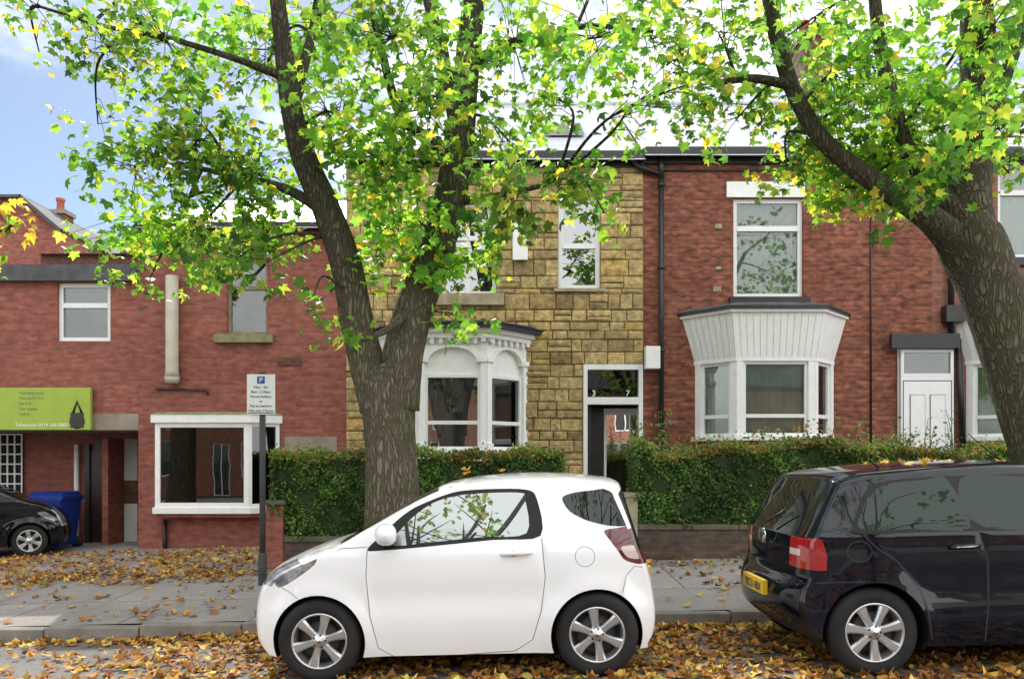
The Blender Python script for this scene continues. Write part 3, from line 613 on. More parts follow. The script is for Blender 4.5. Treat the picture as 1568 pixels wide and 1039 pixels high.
def tree(name,Y,limbs,blobs,spread=1.2,lsize=(.07,.135),cover=1.05):
    Tn=empty(name); w=MB(); nodes=[]
    for lb in limbs:
        pts=[]
        for e in lb:
            yy=Y+(e[3] if len(e)>3 else 0); X,_,Z=T(e[0],e[1],yy); pts.append((X,yy,Z,e[2]/F*yy))
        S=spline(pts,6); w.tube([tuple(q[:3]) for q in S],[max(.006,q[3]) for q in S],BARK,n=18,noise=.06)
        nodes+= [q for q in S if q[3]<.2]
    nodes=np.array(nodes)[:,:3]
    w.build('trunk_and_limbs',Tn); tw=MB(); PP=[];YY=[]
    for (bx_,by,rx,ry,cv,*ex) in blobs:
        yel=(ex[0] if ex[0]>.3 else ex[0]*.45) if ex else .015; dy=ex[1] if len(ex)>1 else rng.uniform(-spread,spread)
        yy=Y+dy; c=np.array(T(bx_,by,yy)); R=np.array((rx/F*yy,.75+rx/F*yy*.3,ry/F*yy))
        n=int(rx*ry*.036*cv*cover); ns=max(3,n//9)
        d=nodes-c; i=np.argmin((d**2).sum(1)+ (nodes[:,2]>c[2]+.6)*2.0); a=nodes[i]
        mid=(a+c)/2+rng.normal(0,.12,3)+np.array((0,0,.12)); S=spline([a,mid,c],6)
        tw.tube([tuple(q) for q in S],list(np.linspace(.022,.007,len(S))),BARK,n=5)
        for _ in range(ns):
            v=rng.normal(0,1,3); v/=np.linalg.norm(v); s=c+v*R*rng.random()**.42*rng.uniform(.9,1.12)
            j=S[rng.integers(len(S)//2,len(S))]; m=(j+s)/2+np.array((0,0,.05))
            if rng.random()<.7: tw.tube([tuple(j),tuple(m),tuple(s)],[.006,.004,.002],BARK,n=3,cap=False)
            k=rng.integers(5,13); 
            P_=s+rng.normal(0,.10,(k,3))*np.array((1,1,.8)); PP.append(P_); YY+= [yel]*k
    tw.build('twigs',Tn); pos=np.vstack(PP); n=len(pos)
    leaves('foliage',pos,rng.uniform(*lsize,n),leafcols(n,pos,np.array(YY)),MAPLE,LEAF,Tn); return Tn
t1l=[[(604,930,66),(603,880,52),(602,820,45),(600,740,41),(597,660,39),(592,600,42),(590,560,30)],
[(582,625,32),(562,555,27),(545,480,25),(528,400,24,-.1),(500,320,22,-.2),(465,240,19,-.3),(445,160,16,-.4),(435,80,14,-.4),(425,0,12,-.5),(410,-120,9,-.5),(400,-260,4,-.6)],
[(607,625,34),(618,540,31),(640,460,29,.1),(668,380,27,.1),(690,300,25,.2),(702,220,23,.2),(712,130,20,.3),(722,40,18,.3),(732,-60,15,.3),(745,-200,10,.4),(750,-330,4,.4)],
[(690,255,13,.2),(655,215,10,0),(620,185,8,-.3),(600,140,7,-.5),(585,80,6,-.7),(570,20,5,-.8)],
[(700,190,14,.2),(685,120,11,.4),(672,60,10,.5),(655,0,8,.7),(630,-100,5,.9)],
[(447,165,12,-.4),(465,100,8,-.2),(480,40,6,0),(490,-40,5,.2)],
[(505,330,11,-.2),(440,290,7,-.1),(360,270,5,.2),(270,250,3,.4)],
[(440,120,7,-.4),(360,90,5,-.5),(260,60,4,-.2),(160,40,3,.2),(60,10,2,.3)],
[(715,100,9,.3),(800,60,6,.3),(900,40,4,0),(1000,50,3,-.2)],
[(640,460,8,.1),(600,500,6,-.3),(560,520,3,-.5)],[(690,310,8,.2),(760,300,5,.1),(850,280,3,0)]]
t1b=[(50,15,90,35,.8,.35),(60,80,50,40,.25,.4),(170,80,80,80,1.0,.12),(150,190,60,50,.5,.2),(250,50,110,80,1.1,.12),(290,190,80,60,1.0),(300,260,100,60,1.4),(210,280,80,45,1.0),(290,360,120,60,2.0),(170,370,60,35,.8),(230,425,50,30,1.0),(340,410,60,30,1.1),(410,400,50,30,.9),
(400,110,100,110,1.0),(400,270,90,80,1.3),(400,350,80,50,1.5),(500,60,100,80,1.1),(520,180,70,80,1.0),(600,60,110,90,1.2),(590,250,80,80,1.8,.1),(600,345,80,60,1.8,.15),(565,420,60,35,.9,.1),(535,500,36,26,1.2,.03,-.7),(480,455,40,15,.8,.05,-.6),
(680,390,70,60,1.8,.1),(700,480,45,35,1.2),(650,430,50,40,1.3,.1),(660,180,90,70,1.3),(760,320,70,50,1.5,.15),(780,80,110,90,1.1),(790,230,80,50,1.3),(880,290,55,50,1.6,.1),(925,325,36,25,1.2),(850,150,80,50,.8),(900,60,100,80,1.1),(1000,60,90,80,.9),(960,170,70,35,.8,.1),(1050,130,80,60,1.0,.15),(755,395,40,35,1.1),
(300,-80,180,70,.22),(500,-150,180,90,.22),(700,-200,180,90,.22),(900,-120,180,80,.22),(600,-330,220,80,.2),(150,-60,120,60,.3)]
tree('street_tree',8.6,t1l,t1b)
t2l=[[(1660,900,90),(1645,800,66),(1615,715,56),(1582,620,50),(1547,520,46),(1512,430,45),(1486,370,46),(1474,335,34)],
[(1478,385,30),(1425,335,20,-.1),(1340,280,15,-.1),(1265,220,13,-.1),(1220,150,12,0),(1195,80,12,0),(1178,0,11,.1),(1165,-100,8,.2),(1150,-200,4,.3)],
[(1492,395,42),(1482,310,33,.1),(1490,220,28,.2),(1498,130,26,.3),(1497,40,24,.3),(1490,-60,18,.3),(1480,-250,10,.3)],
[(1492,220,16,.2),(1530,140,11,.3),(1560,60,9,.4),(1600,-20,6,.4)],
[(1478,340,18),(1400,250,12,.2),(1365,150,11,.3),(1345,50,10,.4),(1335,-60,8,.5)],
[(1210,130,8,0),(1150,120,6,-.1),(1090,130,4,-.2)]]
t2b=[(1100,50,90,80,1.0),(1130,180,80,40,1.2,.2),(1200,60,90,90,.9),(1250,200,80,80,1.6,.15),(1205,260,45,35,1.3,.2),(1330,90,100,90,1.4),(1330,240,95,65,2.1,.1),(1290,290,70,35,1.4,.1),(1420,180,80,90,1.9),(1420,275,60,40,1.9,.05),(1500,80,90,90,1.5),(1530,200,70,80,1.6,.1),(1545,265,25,25,1),(1370,315,60,25,1.5,.1,-.6),(1450,250,60,60,1.2,.05,-.9),
(1200,-80,160,70,.22),(1400,-120,180,90,.22),(1560,-60,120,90,.25),(1480,-280,200,80,.2),(1680,100,100,90,.6),(1700,-100,120,90,.3)]
tree('street_tree',8.0,t2l,t2b,spread=1.1)
t3l=[[(-330,930,60),(-325,800,44),(-320,600,40),(-310,420,34),(-300,250,28),(-290,50,20),(-280,-200,8)],[(-315,480,16),(-220,400,10),(-110,360,6),(10,355,3)],[(-300,250,14),(-180,120,8),(-80,20,5)]]
tree('street_tree',8.4,t3l,[(15,350,55,35,.7,.95,0),(-80,360,70,40,.8,.5),(-200,300,110,80,.8,.3),(-300,150,160,120,.6,.2),(-180,0,140,90,.5,.3),(-300,-150,180,120,.4,.2)])
def tfar(name,X,Y,dens=2):
    Tn=empty(name); w=MB()
    w.tube([(X,Y,zr(X)),(X+.1,Y,.5),(X,Y,2)],[.3,.24,.2],BARK,n=12,noise=.06)
    pos=[]
    for k in range(9):
        a=k*.7+.3; r=rng.uniform(2,3.6); h=rng.uniform(5,8.5); p0=np.array((X,Y,1.9)); p2=np.array((X+r*math.cos(a),Y+r*.8*math.sin(a),h)); S=spline([p0,(p0+p2)/2+np.array((0,0,.5)),p2],6)
        w.tube([tuple(q) for q in S],list(np.linspace(.11,.03,len(S))),BARK,n=6)
        for j in range(7):
            q=S[rng.integers(4,len(S))]; e=q+rng.normal(0,1,3)*np.array((1.1,1.1,.8)); w.tube([tuple(q),tuple((q+e)/2+np.array((0,0,.1))),tuple(e)],[.035,.02,.006],BARK,n=4)
            for _ in range(dens): s=e+rng.normal(0,.35,3); pos.append(s+rng.normal(0,.13,(9,3)))
    w.build('trunk_and_limbs',Tn); pos=np.vstack(pos); n=len(pos); leaves('foliage',pos,rng.uniform(.1,.16,n),leafcols(n,pos,.1),MAPLE,LEAF,Tn)
tfar('street_tree',-2.2,-5.5); tfar('street_tree',5.0,-4.6,3)
# ---------------------------------------------------------------- hedges
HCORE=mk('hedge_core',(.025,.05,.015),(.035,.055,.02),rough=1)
def hedge(name,xa,xb,zb,ztf,y0,y1,dens=1.0,autumn=.15,tuft=.1):
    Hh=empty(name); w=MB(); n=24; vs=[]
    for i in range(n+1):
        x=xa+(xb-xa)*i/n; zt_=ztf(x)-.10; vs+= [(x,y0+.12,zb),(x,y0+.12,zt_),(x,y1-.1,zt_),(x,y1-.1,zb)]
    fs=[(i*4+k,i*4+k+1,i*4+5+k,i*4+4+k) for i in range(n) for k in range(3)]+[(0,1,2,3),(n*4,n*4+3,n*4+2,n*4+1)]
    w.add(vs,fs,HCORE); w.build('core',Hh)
    L=xb-xa; h=ztf((xa+xb)/2)-zb; nf=int(L*h*3000*dens); nt_=int(L*(y1-y0)*3200*dens)
    xs=rng.uniform(xa,xb,nf); top=np.array([ztf(v) for v in xs]); zs=zb-.04+(top-zb+.04)*rng.random(nf)
    bump=.05*np.sin(xs*5+zs*7)+.04*np.sin(xs*11-zs*9+2)+.03*np.sin(xs*23+zs*19)
    pf=np.stack([xs,y0+.04+bump+np.abs(rng.normal(0,.045,nf)),zs],1)
    xs=rng.uniform(xa,xb,nt_); top=np.array([ztf(v) for v in xs]); tf=(rng.random(nt_)<.13)*rng.random(nt_)**2*tuft*2*(.6+.6*np.sin(xs*6)*np.sin(xs*2.3+1)).clip(0)
    pt_=np.stack([xs,rng.uniform(y0,y1,nt_),top-.03+.03*np.sin(xs*9)+rng.normal(0,.03,nt_)+tf],1)
    ne=int((y1-y0)*h*2500); pe_=[]
    for xe,sg in ((xa,1),(xb,-1)): pe_.append(np.stack([xe+sg*np.abs(rng.normal(0,.03,ne)),rng.uniform(y0,y1,ne),zb+h*rng.random(ne)],1))
    pos=np.vstack([pf,pt_]+pe_); m=len(pos)
    pal=np.array([(.05,.12,.025),(.085,.18,.035),(.14,.25,.05)]); cl_=.85+.3*np.sin(pos[:,0]*4+np.sin(pos[:,2]*6)); col=pal[rng.integers(0,3,m)]*rng.uniform(.7,1.3,(m,1))*cl_[:,None]
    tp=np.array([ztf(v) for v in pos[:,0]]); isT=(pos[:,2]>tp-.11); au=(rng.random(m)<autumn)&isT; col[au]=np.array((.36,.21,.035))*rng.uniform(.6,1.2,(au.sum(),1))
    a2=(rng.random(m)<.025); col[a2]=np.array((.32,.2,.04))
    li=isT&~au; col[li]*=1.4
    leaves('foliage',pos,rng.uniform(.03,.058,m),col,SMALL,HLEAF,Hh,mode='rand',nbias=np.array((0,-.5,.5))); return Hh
hedge('hedge',-3.2,.68,-1.02,lambda x:.10+.02*math.sin(x*3),10.6,11.3,autumn=.3,tuft=.06)
hedge('hedge',1.64,12,-.86,lambda x:.17+.07*math.sin(x*1.7+1)+.04*math.sin(x*5)+(.1 if x<1.9 else 0),10.6,11.4,autumn=.34,tuft=.16)
w=MB(); Hs=empty('garden_shrub'); pos=[]
for k in range(34):
    X=random.choice((random.uniform(4.2,5.6),random.uniform(4.6,6.3),random.uniform(1.8,2.3),random.uniform(2.3,4))); h=random.uniform(.2,.75)*(.6 if 2.3<X<4 else 1); y=random.uniform(11.2,11.7); lx=random.uniform(-.15,.15)
    w.tube([(X,y,-.6),(X+lx*.4,y,h*.5),(X+lx,y,h)],[.008,.006,.003],BARK,n=4)
    for t in np.linspace(.25,1,18): pos.append((X+lx*t+random.gauss(0,.04),y+random.gauss(0,.04),-.1+(h+.1)*t+random.gauss(0,.02)))
w.build('stems',Hs); pos=np.array(pos); n=len(pos); leaves('foliage',pos,rng.uniform(.035,.075,n),np.array((.14,.22,.05))*rng.uniform(.6,1.5,(n,1)),SMALL,HLEAF,Hs)
# ---------------------------------------------------------------- fallen leaves
PALD=np.array([(.50,.24,.045),(.58,.36,.07),(.36,.15,.04),(.28,.13,.05),(.62,.48,.10),(.18,.09,.045)])
def scatter(n,fx_,fy_,keep):
    x=fx_(n);y=fy_(n);k=rng.random(n)<keep(x,y); return np.stack([x[k],y[k]],1)
nzf=lambda x,y:.5+.5*np.sin(x*1.9+np.sin(y*2.3)*1.3)*np.sin(y*2.7+x*.8+1)
road=np.vstack([scatter(22000,lambda n:rng.uniform(-9,11,n),lambda n:rng.uniform(4.6,7.5,n),lambda x,y:np.clip((x+4.2)/2.0,.09,1)*(.5+.5*nzf(x*2,y*2))),
  scatter(2800,lambda n:rng.uniform(-9,11,n),lambda n:7.48-np.abs(rng.normal(0,.13,n)),lambda x,y:np.clip(.35+.65*(nzf(x*3,y)),0,1)),
  scatter(900,lambda n:rng.uniform(-9,11,n),lambda n:rng.uniform(-2,4.6,n),lambda x,y:x*0+.8)])
road=road[road[:,1]<7.49]
pav=np.vstack([scatter(6500,lambda n:rng.uniform(-11,9,n),lambda n:rng.uniform(7.66,10.55,n),lambda x,y:.07+.38*nzf(x*1.5,y*2)**2+.5*(y>10.1)),
  scatter(6800,lambda n:rng.uniform(-12,-3.4,n),lambda n:rng.uniform(9.7,13.2,n),lambda x,y:.12+.85*nzf(x*2,y*1.5)**1.3)])
zR=np.array([zr(a)-.012*max(0,b_-5.5) for a,b_ in road]); zP=np.array([zp(a,b_) for a,b_ in pav])
P3=np.vstack([np.column_stack([road,zR]),np.column_stack([pav,zP])]); P3[:,2]+=rng.uniform(.006,.028,len(P3)); n=len(P3)
leaves('fallen_leaves',P3,rng.uniform(.045,.105,n),PALD[rng.choice(6,n,p=(.26,.2,.18,.14,.12,.10))]*rng.uniform(.7,1.2,(n,1)),DRY,DLEAF,None,mode='flat')
# ---------------------------------------------------------------- sign post
Sg=empty('parking_sign'); X=-2.95;Y=9.5; w=MB(); zb=zp(X,Y)
w.tube([(X,Y,zb-.1),(X,Y,1.02)],[.036,.036],GALV,n=14); w.lathe([(.05,0),(.05,.35),(.036,.38)],GALV,(X,Y,zb),14,'z'); w.lathe([(.04,0),(.04,.02),(0,.025)],BLACK,(X,Y,1.01),12,'z'); w.build('post',Sg)
w=MB(); w.box(X-.165,X+.165,Y-.06,Y-.05,.53,1.0,SIGNW); w.box(X-.155,X+.155,Y-.062,Y-.0605,.54,.55,INK); w.box(X-.045,X+.045,Y-.0625,Y-.0605,.89,.975,SIGNB)
w.box(X-.06,X+.06,Y-.05,Y-.034,.7,.72,GALV); w.build('plate',Sg)
text('P',X,Y-.0635,.903,.085,SIGNW,Sg,'letter_p','CENTER')
for k,s in enumerate(('Mon - Sat','8am - 6.30pm','Permit holders','or','Pay at machine','Max stay 2 hours')): text(s,X,Y-.063,.835-k*.055,.042,INK,Sg,'sign_text','CENTER')
# wheelie bin
Bn=empty('wheelie_bin'); w=MB(); yb=14.1; xc=(82-XC)/F*yb; zb=zp(xc,13)
lo=[(xc-.24,yb-.27),(xc+.24,yb-.27),(xc+.24,yb+.27),(xc-.24,yb+.27)]; up=[(xc-.31,yb-.34),(xc+.31,yb-.34),(xc+.31,yb+.36),(xc-.31,yb+.36)]
slab(w,lo,zb+.06,zb+.88,BLUEB,up); slab(w,[(a+(.03 if a>xc else -.03),b_) for a,b_ in up],zb+.86,zb+.90,BLUEB)
slab(w,[(a+(.04 if a>xc else -.04),b_) for a,b_ in up],zb+.90,zb+.93,BLUEB)
slab(w,up,zb+.93,zb+1.0,BLUEB,[(xc-.25,yb-.15),(xc+.25,yb-.15),(xc+.25,yb+.36),(xc-.25,yb+.36)])
w.tube([(xc-.28,yb+.4,zb+.93),(xc+.28,yb+.4,zb+.93)],[.02,.02],BLUEB); w.build('body',Bn,bevel=.02)
w=MB()
for s in (-1,1): w.lathe([(0,-.03),(.1,-.03),(.1,.03),(0,.03)],BLKRUB,(xc+s*.26,yb+.28,zb+.1),16)
w.build('wheels',Bn)
# ---------------------------------------------------------------- cars
WPAINT=mk('white_car_paint',(.86,.87,.88),(.85,.86,.87),scale=2,rough=.35,coat=1.0)
BPAINT=mk('black_car_paint',(.003,.004,.010),(.003,.004,.009),scale=2,rough=.05,coat=0,spec=.5)
CG=carglass('car_glass',(.05,.055,.055),.26); CGD=carglass('car_glass_dark',(.010,.012,.012),.03,.6)
ALLOY=mk('alloy',(.62,.63,.64),(.55,.56,.57),rough=.3,metal=.8); DISC=mk('brake_grey',(.05,.05,.05),rough=.6,metal=.5); SEAM=mk('panel_gap',(.03,.03,.035),rough=.8); SEAMW=mk('panel_gap_soft',(.24,.25,.26),rough=.8)
REDL=mk('tail_light_red',(.40,.01,.012),(.26,.008,.01),rough=.12,coat=1); CLR=mk('lamp_clear',(.5,.52,.54),(.15,.16,.18),scale=18,rough=.08,metal=.6,coat=1); WLAMP=mk('lamp_white',(.6,.5,.46),rough=.15,coat=1)
REDD=mk('tail_light_dark_red',(.16,.01,.012),(.05,.008,.01),scale=25,rough=.1,coat=1)
PLATE=mk('number_plate_yellow',(.62,.42,.02),rough=.4); CHROME=mk('chrome',(.7,.7,.7),rough=.1,metal=1)
def inpoly(x,z,p):
    c=False; j=len(p)-1
    for i in range(len(p)):
        if (p[i][1]>z)!=(p[j][1]>z) and x<(p[j][0]-p[i][0])*(z-p[i][1])/(p[j][1]-p[i][1])+p[i][0]: c=not c
        j=i
    return c
def thick(line,wd):
    L=[Vector(a) for a in line]; l=[];r=[]
    for i,p_ in enumerate(L):
        t=(L[min(i+1,len(L)-1)]-L[max(i-1,0)]).normalized(); n=Vector((-t.y,t.x)); l.append(tuple(p_+n*wd/2)); r.append(tuple(p_-n*wd/2))
    return l+r[::-1]
def smoothpoly(p,sub=4):
    q=[p[-1]]+list(p)+[p[0],p[1]]; S=[]
    for i in range(1,len(q)-2):
        p0,p1,p2,p3=[np.array(q[k]) for k in (i-1,i,i+1,i+2)]
        for k in range(sub):
            t=k/sub; m1=(p2-p0)*.22; m2=(p3-p1)*.22
            S.append(tuple((2*t**3-3*t*t+1)*p1+(t**3-2*t*t+t)*m1*2+(-2*t**3+3*t*t)*p2+(t**3-t*t)*m2*2))
    return S
def build_car(name,loc,W,L,keys,arches,zs,regions,stripmat,BODY,hwp,wheelR,nsp,yaw=0):
    Cn=empty(name,loc,(0,-math.atan(SL),yaw))
    x0e,kend,zbelt,ktum=hwp
    def hw(x,z):
        w_=W/2; e=max(0,abs(x)-x0e)/(L/2-x0e); w_-=kend*e**2
        w_-=ktum*(math.sqrt((z-zbelt)**2+.05**2)+(z-zbelt))/2
        lo=max(0,.50-z); w_-=.32*lo*lo
        w_-=.012*math.exp(-((z-.60)/.10)**2)*(1 if abs(x)<L/2-.3 else .3)
        for (cx,cz,r) in arches:
            d=math.hypot(x-cx,z-cz)-r; w_+=.026*math.exp(-(d/.085)**2)
        return w_
    K=spline(keys,6)
    body=[(k[2],k[3]) for k in K]
    low=[]
    for (cx,cz,r) in sorted(arches,key=lambda a:-a[0]):
        a0=math.asin((zs-cz)/r); 
        xs_=cx+r*math.cos(a0); st=low[-1][0] if low else body[-1][0]
        m=max(1,int((st-xs_)/.12))
        for k in range(1 if low else 0,m): low.append((st+(xs_-st)*k/m,zs))
        for k in range(29): a=a0+(math.pi-2*a0)*k/28; low.append((cx+r*math.cos(a),cz+r*math.sin(a)))
    st=low[-1][0]; m=3
    for k in range(1,m): low.append((st+(body[0][0]-st)*k/m,zs+(body[0][1]-zs)*k/m))
    outline=body+low
    V=[];E=[]
    def addpoly(p):
        b0=len(V); V.extend([Vector(q) for q in p])
        for k in range(len(p)): E.append((b0+k,b0+(k+1)%len(p)))
    addpoly(outline)
    for (pg,mt) in regions: addpoly(pg)
    smp=[]
    for (i,j) in E:
        a=np.array(V[i]);b_=np.array(V[j]); m=max(1,int(np.linalg.norm(b_-a)/.02))
        for k in range(m): smp.append(a+(b_-a)*k/m)
    smp=np.array(smp)
    gz_=np.arange(.18,1.6,.035); 
    for gi,gxv in enumerate(np.arange(-L/2,L/2,.04)):
        for gj,g in enumerate(gz_):
            q=(gxv+(.02 if gj%2 else 0),g)
            if inpoly(q[0],q[1],outline) and ((smp-np.array(q))**2).sum(1).min()>.016**2: V.append(Vector(q))
    r=delaunay_2d_cdt(V,E,[],0,1e-5); vo_,_,fo=r[0],r[1],r[2]
    w=MB()
    for sg in (-1,1):
        vs=[(v.x,sg*hw(v.x,v.y),v.y) for v in vo_]; groups={}
        for f in fo:
            cx=sum(vo_[i].x for i in f)/3; cz=sum(vo_[i].y for i in f)/3
            if not inpoly(cx,cz,outline): continue
            mt=BODY
            for (pg,m_) in regions:
                if inpoly(cx,cz,pg): mt=m_; break
            groups.setdefault(mt.name,(mt,[]))[1].append(tuple(f) if sg<0 else tuple(f)[::-1])
        b0=len(w.v); w.v+=vs
        for mt,fl in groups.values():
            k=w.mi(mt)
            for f in fl: w.f.append([b0+i for i in f]); w.m.append(k); w.s.append(True)
    nt_=14; nn=2.6; rows=[]
    for k in K:
        ye=hw(k[2],k[3]); row=[]
        for j in range(2*nt_+1):
            th=math.pi/2*(j/nt_) if j<=nt_ else math.pi/2*((2*nt_-j)/nt_)
            a=max(0,math.sin(th))**(2/nn); b_=max(0,math.cos(th))**(2/nn) if th<math.pi/2-1e-6 else 0
            row.append((k[2]+(k[0]-k[2])*a,(-1 if j<=nt_ else 1)*ye*b_,k[3]+(k[1]-k[3])*a,b_))
        rows.append(row)
    vs=[q[:3] for r_ in rows for q in r_]; M=2*nt_+1; b0=len(w.v); w.v+=vs
    for i in range(len(rows)-1):
        for j in range(2*nt_):
            bb=(rows[i][j][3]+rows[i][j+1][3])/2; zz=(rows[i][j][2]+rows[i+1][j][2])/2
            mt=stripmat((i+.5)/6,bb,zz) or BODY
            w.f.append([b0+i*M+j,b0+i*M+j+1,b0+(i+1)*M+j+1,b0+(i+1)*M+j]); w.m.append(w.mi(mt)); w.s.append(True)
    w.build('body',Cn,merge=True)
    w=MB()
    for (cx,cz,r) in arches:
        for sg in (-1,1):
            pp=[]
            for k in range(29):
                a=-.35+(math.pi+.7)*k/28; x_=cx+(r+.004)*math.cos(a); z_=cz+(r+.004)*math.sin(a); y_=sg*(hw(x_,z_)-.006); pp.append((x_,y_,z_))
            for k in range(28):
                a,b_=pp[k],pp[k+1]; w.quad([a,b_,(b_[0],sg*.42,b_[2]),(a[0],sg*.42,a[2])],TRIM)
            w.quad([(p_[0],sg*.42,p_[2]) for p_ in pp],TRIM)
    w.box(-L/2+.22,L/2-.22,-.41,.41,zs,.5,TRIM)
    xa=min(a[0]+a[2] for a in arches); xb=max(a[0]-a[2] for a in arches)
    w.box(xa+.03,xb-.03,-W/2+.09,W/2-.09,zs-.01,.3,TRIM)
    w.build('underbody',Cn)
    for wi,(cx,cz,r) in enumerate(arches):
        for sg in (-1,1):
            w=MB(); R=wheelR; wd=.19; rr=R*.665
            w.lathe([(rr,-wd/2+.012),(R*.74,-wd/2),(R*.86,-wd/2-.002),(R*.95,-wd/2+.012),(R*.985,-wd/2+.03),(R,-wd/2+.045),(R,wd/2-.04),(R*.95,wd/2-.01),(rr,wd/2)],BLKRUB)
            w.lathe([(rr+.002,-wd/2+.010),(rr-.004,-wd/2+.002),(rr-.012,-wd/2+.006),(rr-.018,-wd/2+.03),(rr-.03,-wd/2+.09),(rr-.03,wd/2)],ALLOY)
            w.lathe([(0,-wd/2+.085),(rr-.03,-wd/2+.085)],TRIM); w.lathe([(.05,-wd/2+.06),(rr*.68,-wd/2+.06),(rr*.68,-wd/2+.08)],DISC)
            for s in range(nsp):
                a=2*math.pi*s/nsp+.26+wi*.4; ca_,sa=math.cos(a),math.sin(a)
                prof=[(.03,.030,.022),(.075,.026,.020),(rr*.62,.029,.016),(rr-.012,.040,.012)]
                vs=[];fs=[]
                for (rad,hw_,yy) in prof:
                    for (t,yo) in ((-hw_,.014),(-hw_*.6,0),(hw_*.6,0),(hw_,.014),(hw_,.04),(-hw_,.04)):
                        vs.append((rad*ca_-t*sa,-wd/2+yy+yo-.006,rad*sa+t*ca_))
                for i in range(len(prof)-1):
                    for k in range(6): fs.append((i*6+k,i*6+(k+1)%6,(i+1)*6+(k+1)%6,(i+1)*6+k))
                w.add(vs,fs,ALLOY)
            w.lathe([(0,-wd/2+.006),(.022,-wd/2+.006),(.028,-wd/2+.010),(.052,-wd/2+.016),(.062,-wd/2+.028),(.062,-wd/2+.06)],ALLOY)
            w.lathe([(0,-wd/2+.004),(.018,-wd/2+.004),(.020,-wd/2+.007)],CHROME)
            for s in range(5):
                a=2*math.pi*s/5+.1; w.lathe([(0,-wd/2+.012),(.008,-wd/2+.012),(.009,-wd/2+.03)],TRIM,(.043*math.cos(a),0,.043*math.sin(a)),8)
            o=w.build('wheel',Cn); o.location=(cx,sg*(W/2-wd/2-.015),R)
            if sg>0: o.rotation_euler=(0,0,math.pi)
    return Cn,hw
XW=-.415; YW=6.59
def S1(px,py,s=211.): X=(px-XC)/s; return (X-XW,(YH-py)/s+1.578-SL*X)
keys=[(-1.40,.19,-1.32,.20),(-1.49,.28,-1.365,.30),(-1.515,.43,-1.375,.44),(-1.50,.60,-1.355,.60),(-1.45,.72,-1.31,.70),(-1.36,.815,-1.23,.775),(-1.20,.895,-1.09,.845),(-1.0,.96,-.94,.91),(-.83,1.01,-.80,.965),
(-.60,1.135,-.57,1.09),(-.35,1.275,-.31,1.225),(-.12,1.385,-.06,1.325),(.10,1.44,.13,1.365),(.45,1.468,.45,1.39),(.80,1.463,.80,1.385),(1.10,1.435,1.05,1.36),(1.25,1.405,1.17,1.325),(1.30,1.34,1.205,1.26),
(1.37,1.08,1.285,1.05),(1.41,.93,1.325,.93),(1.46,.80,1.375,.80),(1.495,.62,1.42,.62),(1.515,.43,1.44,.44),(1.49,.28,1.435,.30),(1.42,.21,1.41,.22)]
P_=lambda L_,s=211.:[S1(a,b_,s) for a,b_ in L_]
trim=smoothpoly(P_([(571,839),(592,817),(625,787),(665,763),(705,752),(760,748),(812,749),(828,762),(832,818),(760,824),(660,834),(600,839)],209))
gl=smoothpoly(P_([(608,831),(632,797),(668,770),(708,758),(760,754),(804,754),(810,762),(811,814),(740,820),(660,828)],209))
q=smoothpoly(P_([(867,762),(884,754),(915,750),(940,748),(955,762),(968,790),(972,803),(940,804),(905,796),(878,782)],209))
tl=smoothpoly(P_([(930,812),(950,808),(985,806),(992,835),(990,862),(962,857),(950,842),(939,827)]))
tlw=smoothpoly(P_([(956,836),(985,836),(985,854),(965,852)]))
hl=smoothpoly(P_([(425,885),(445,862),(468,851),(491,852),(489,862),(470,877),(445,893),(430,898)]))
door=thick(P_([(569,840),(567,880),(572,940),(583,988),(606,1002),(700,1000),(790,993),(817,975),(831,930),(838,880),(834,822)]),.007)
fuel=P_([(899+15.5*math.cos(a),850+15.5*math.sin(a)) for a in np.linspace(0,2*math.pi,25)[:-1]]); fuel2=P_([(899+14.5*math.cos(a),850+14.5*math.sin(a)) for a in np.linspace(0,2*math.pi,25)[:-1]])
hood=thick(P_([(490,852),(530,838),(569,836)]),.006)
bump_=thick(P_([(988,868),(975,866),(962,880),(955,905)]),.006); bumpf=thick(P_([(436,898),(450,905),(462,914)]),.006)
def sm1(k,b_,z):
    if 8<k<11.05 and b_<.93: return CG
    if 4.0<k<6.2 and b_>.80: return CLR
    if 16.9<k<19.2 and b_<.985: return CGD
    if 18.0<k<20.0 and b_>.80: return REDD
    return None
Cw,hw1=build_car('white_car',(XW,YW,zr(XW)),1.68,3.03,keys,[(-.965,.30,.338),(1.035,.30,.335)],.185,
 [(gl,CG),(trim,TRIM),(q,CGD),(tlw,WLAMP),(tl,REDD),(hl,CLR),(door,SEAMW),(fuel2,WPAINT),(fuel,SEAMW),(hood,SEAMW),(bump_,SEAMW),(bumpf,SEAMW)],sm1,WPAINT,(.75,.13,.90,.33),.303,6)
w=MB()
mx,mz=S1(598,817,215); 
vs=[];n=14
for i in range(9):
    ph=-math.pi/2+math.pi*i/8
    for k in range(n):
        a=2*math.pi*k/n; c_=math.cos(ph); sx=abs(math.cos(a))**.8*math.copysign(1,math.cos(a)); sz=abs(math.sin(a))**.8*math.copysign(1,math.sin(a))
        vs.append((mx+.078*c_*sx,-.93+.085*math.sin(ph),mz+.078*c_*sz))
fs=[(i*n+k,i*n+(k+1)%n,(i+1)*n+(k+1)%n,(i+1)*n+k) for i in range(8) for k in range(n)]
w.add(vs,fs,WPAINT,True); w.box(mx-.05,mx+.03,-.90,-.78,mz-.085,mz-.05,TRIM)
w.add([(v[0],-v[1],v[2]) for v in vs],fs,WPAINT,True)
hx,hz=S1(795,845)
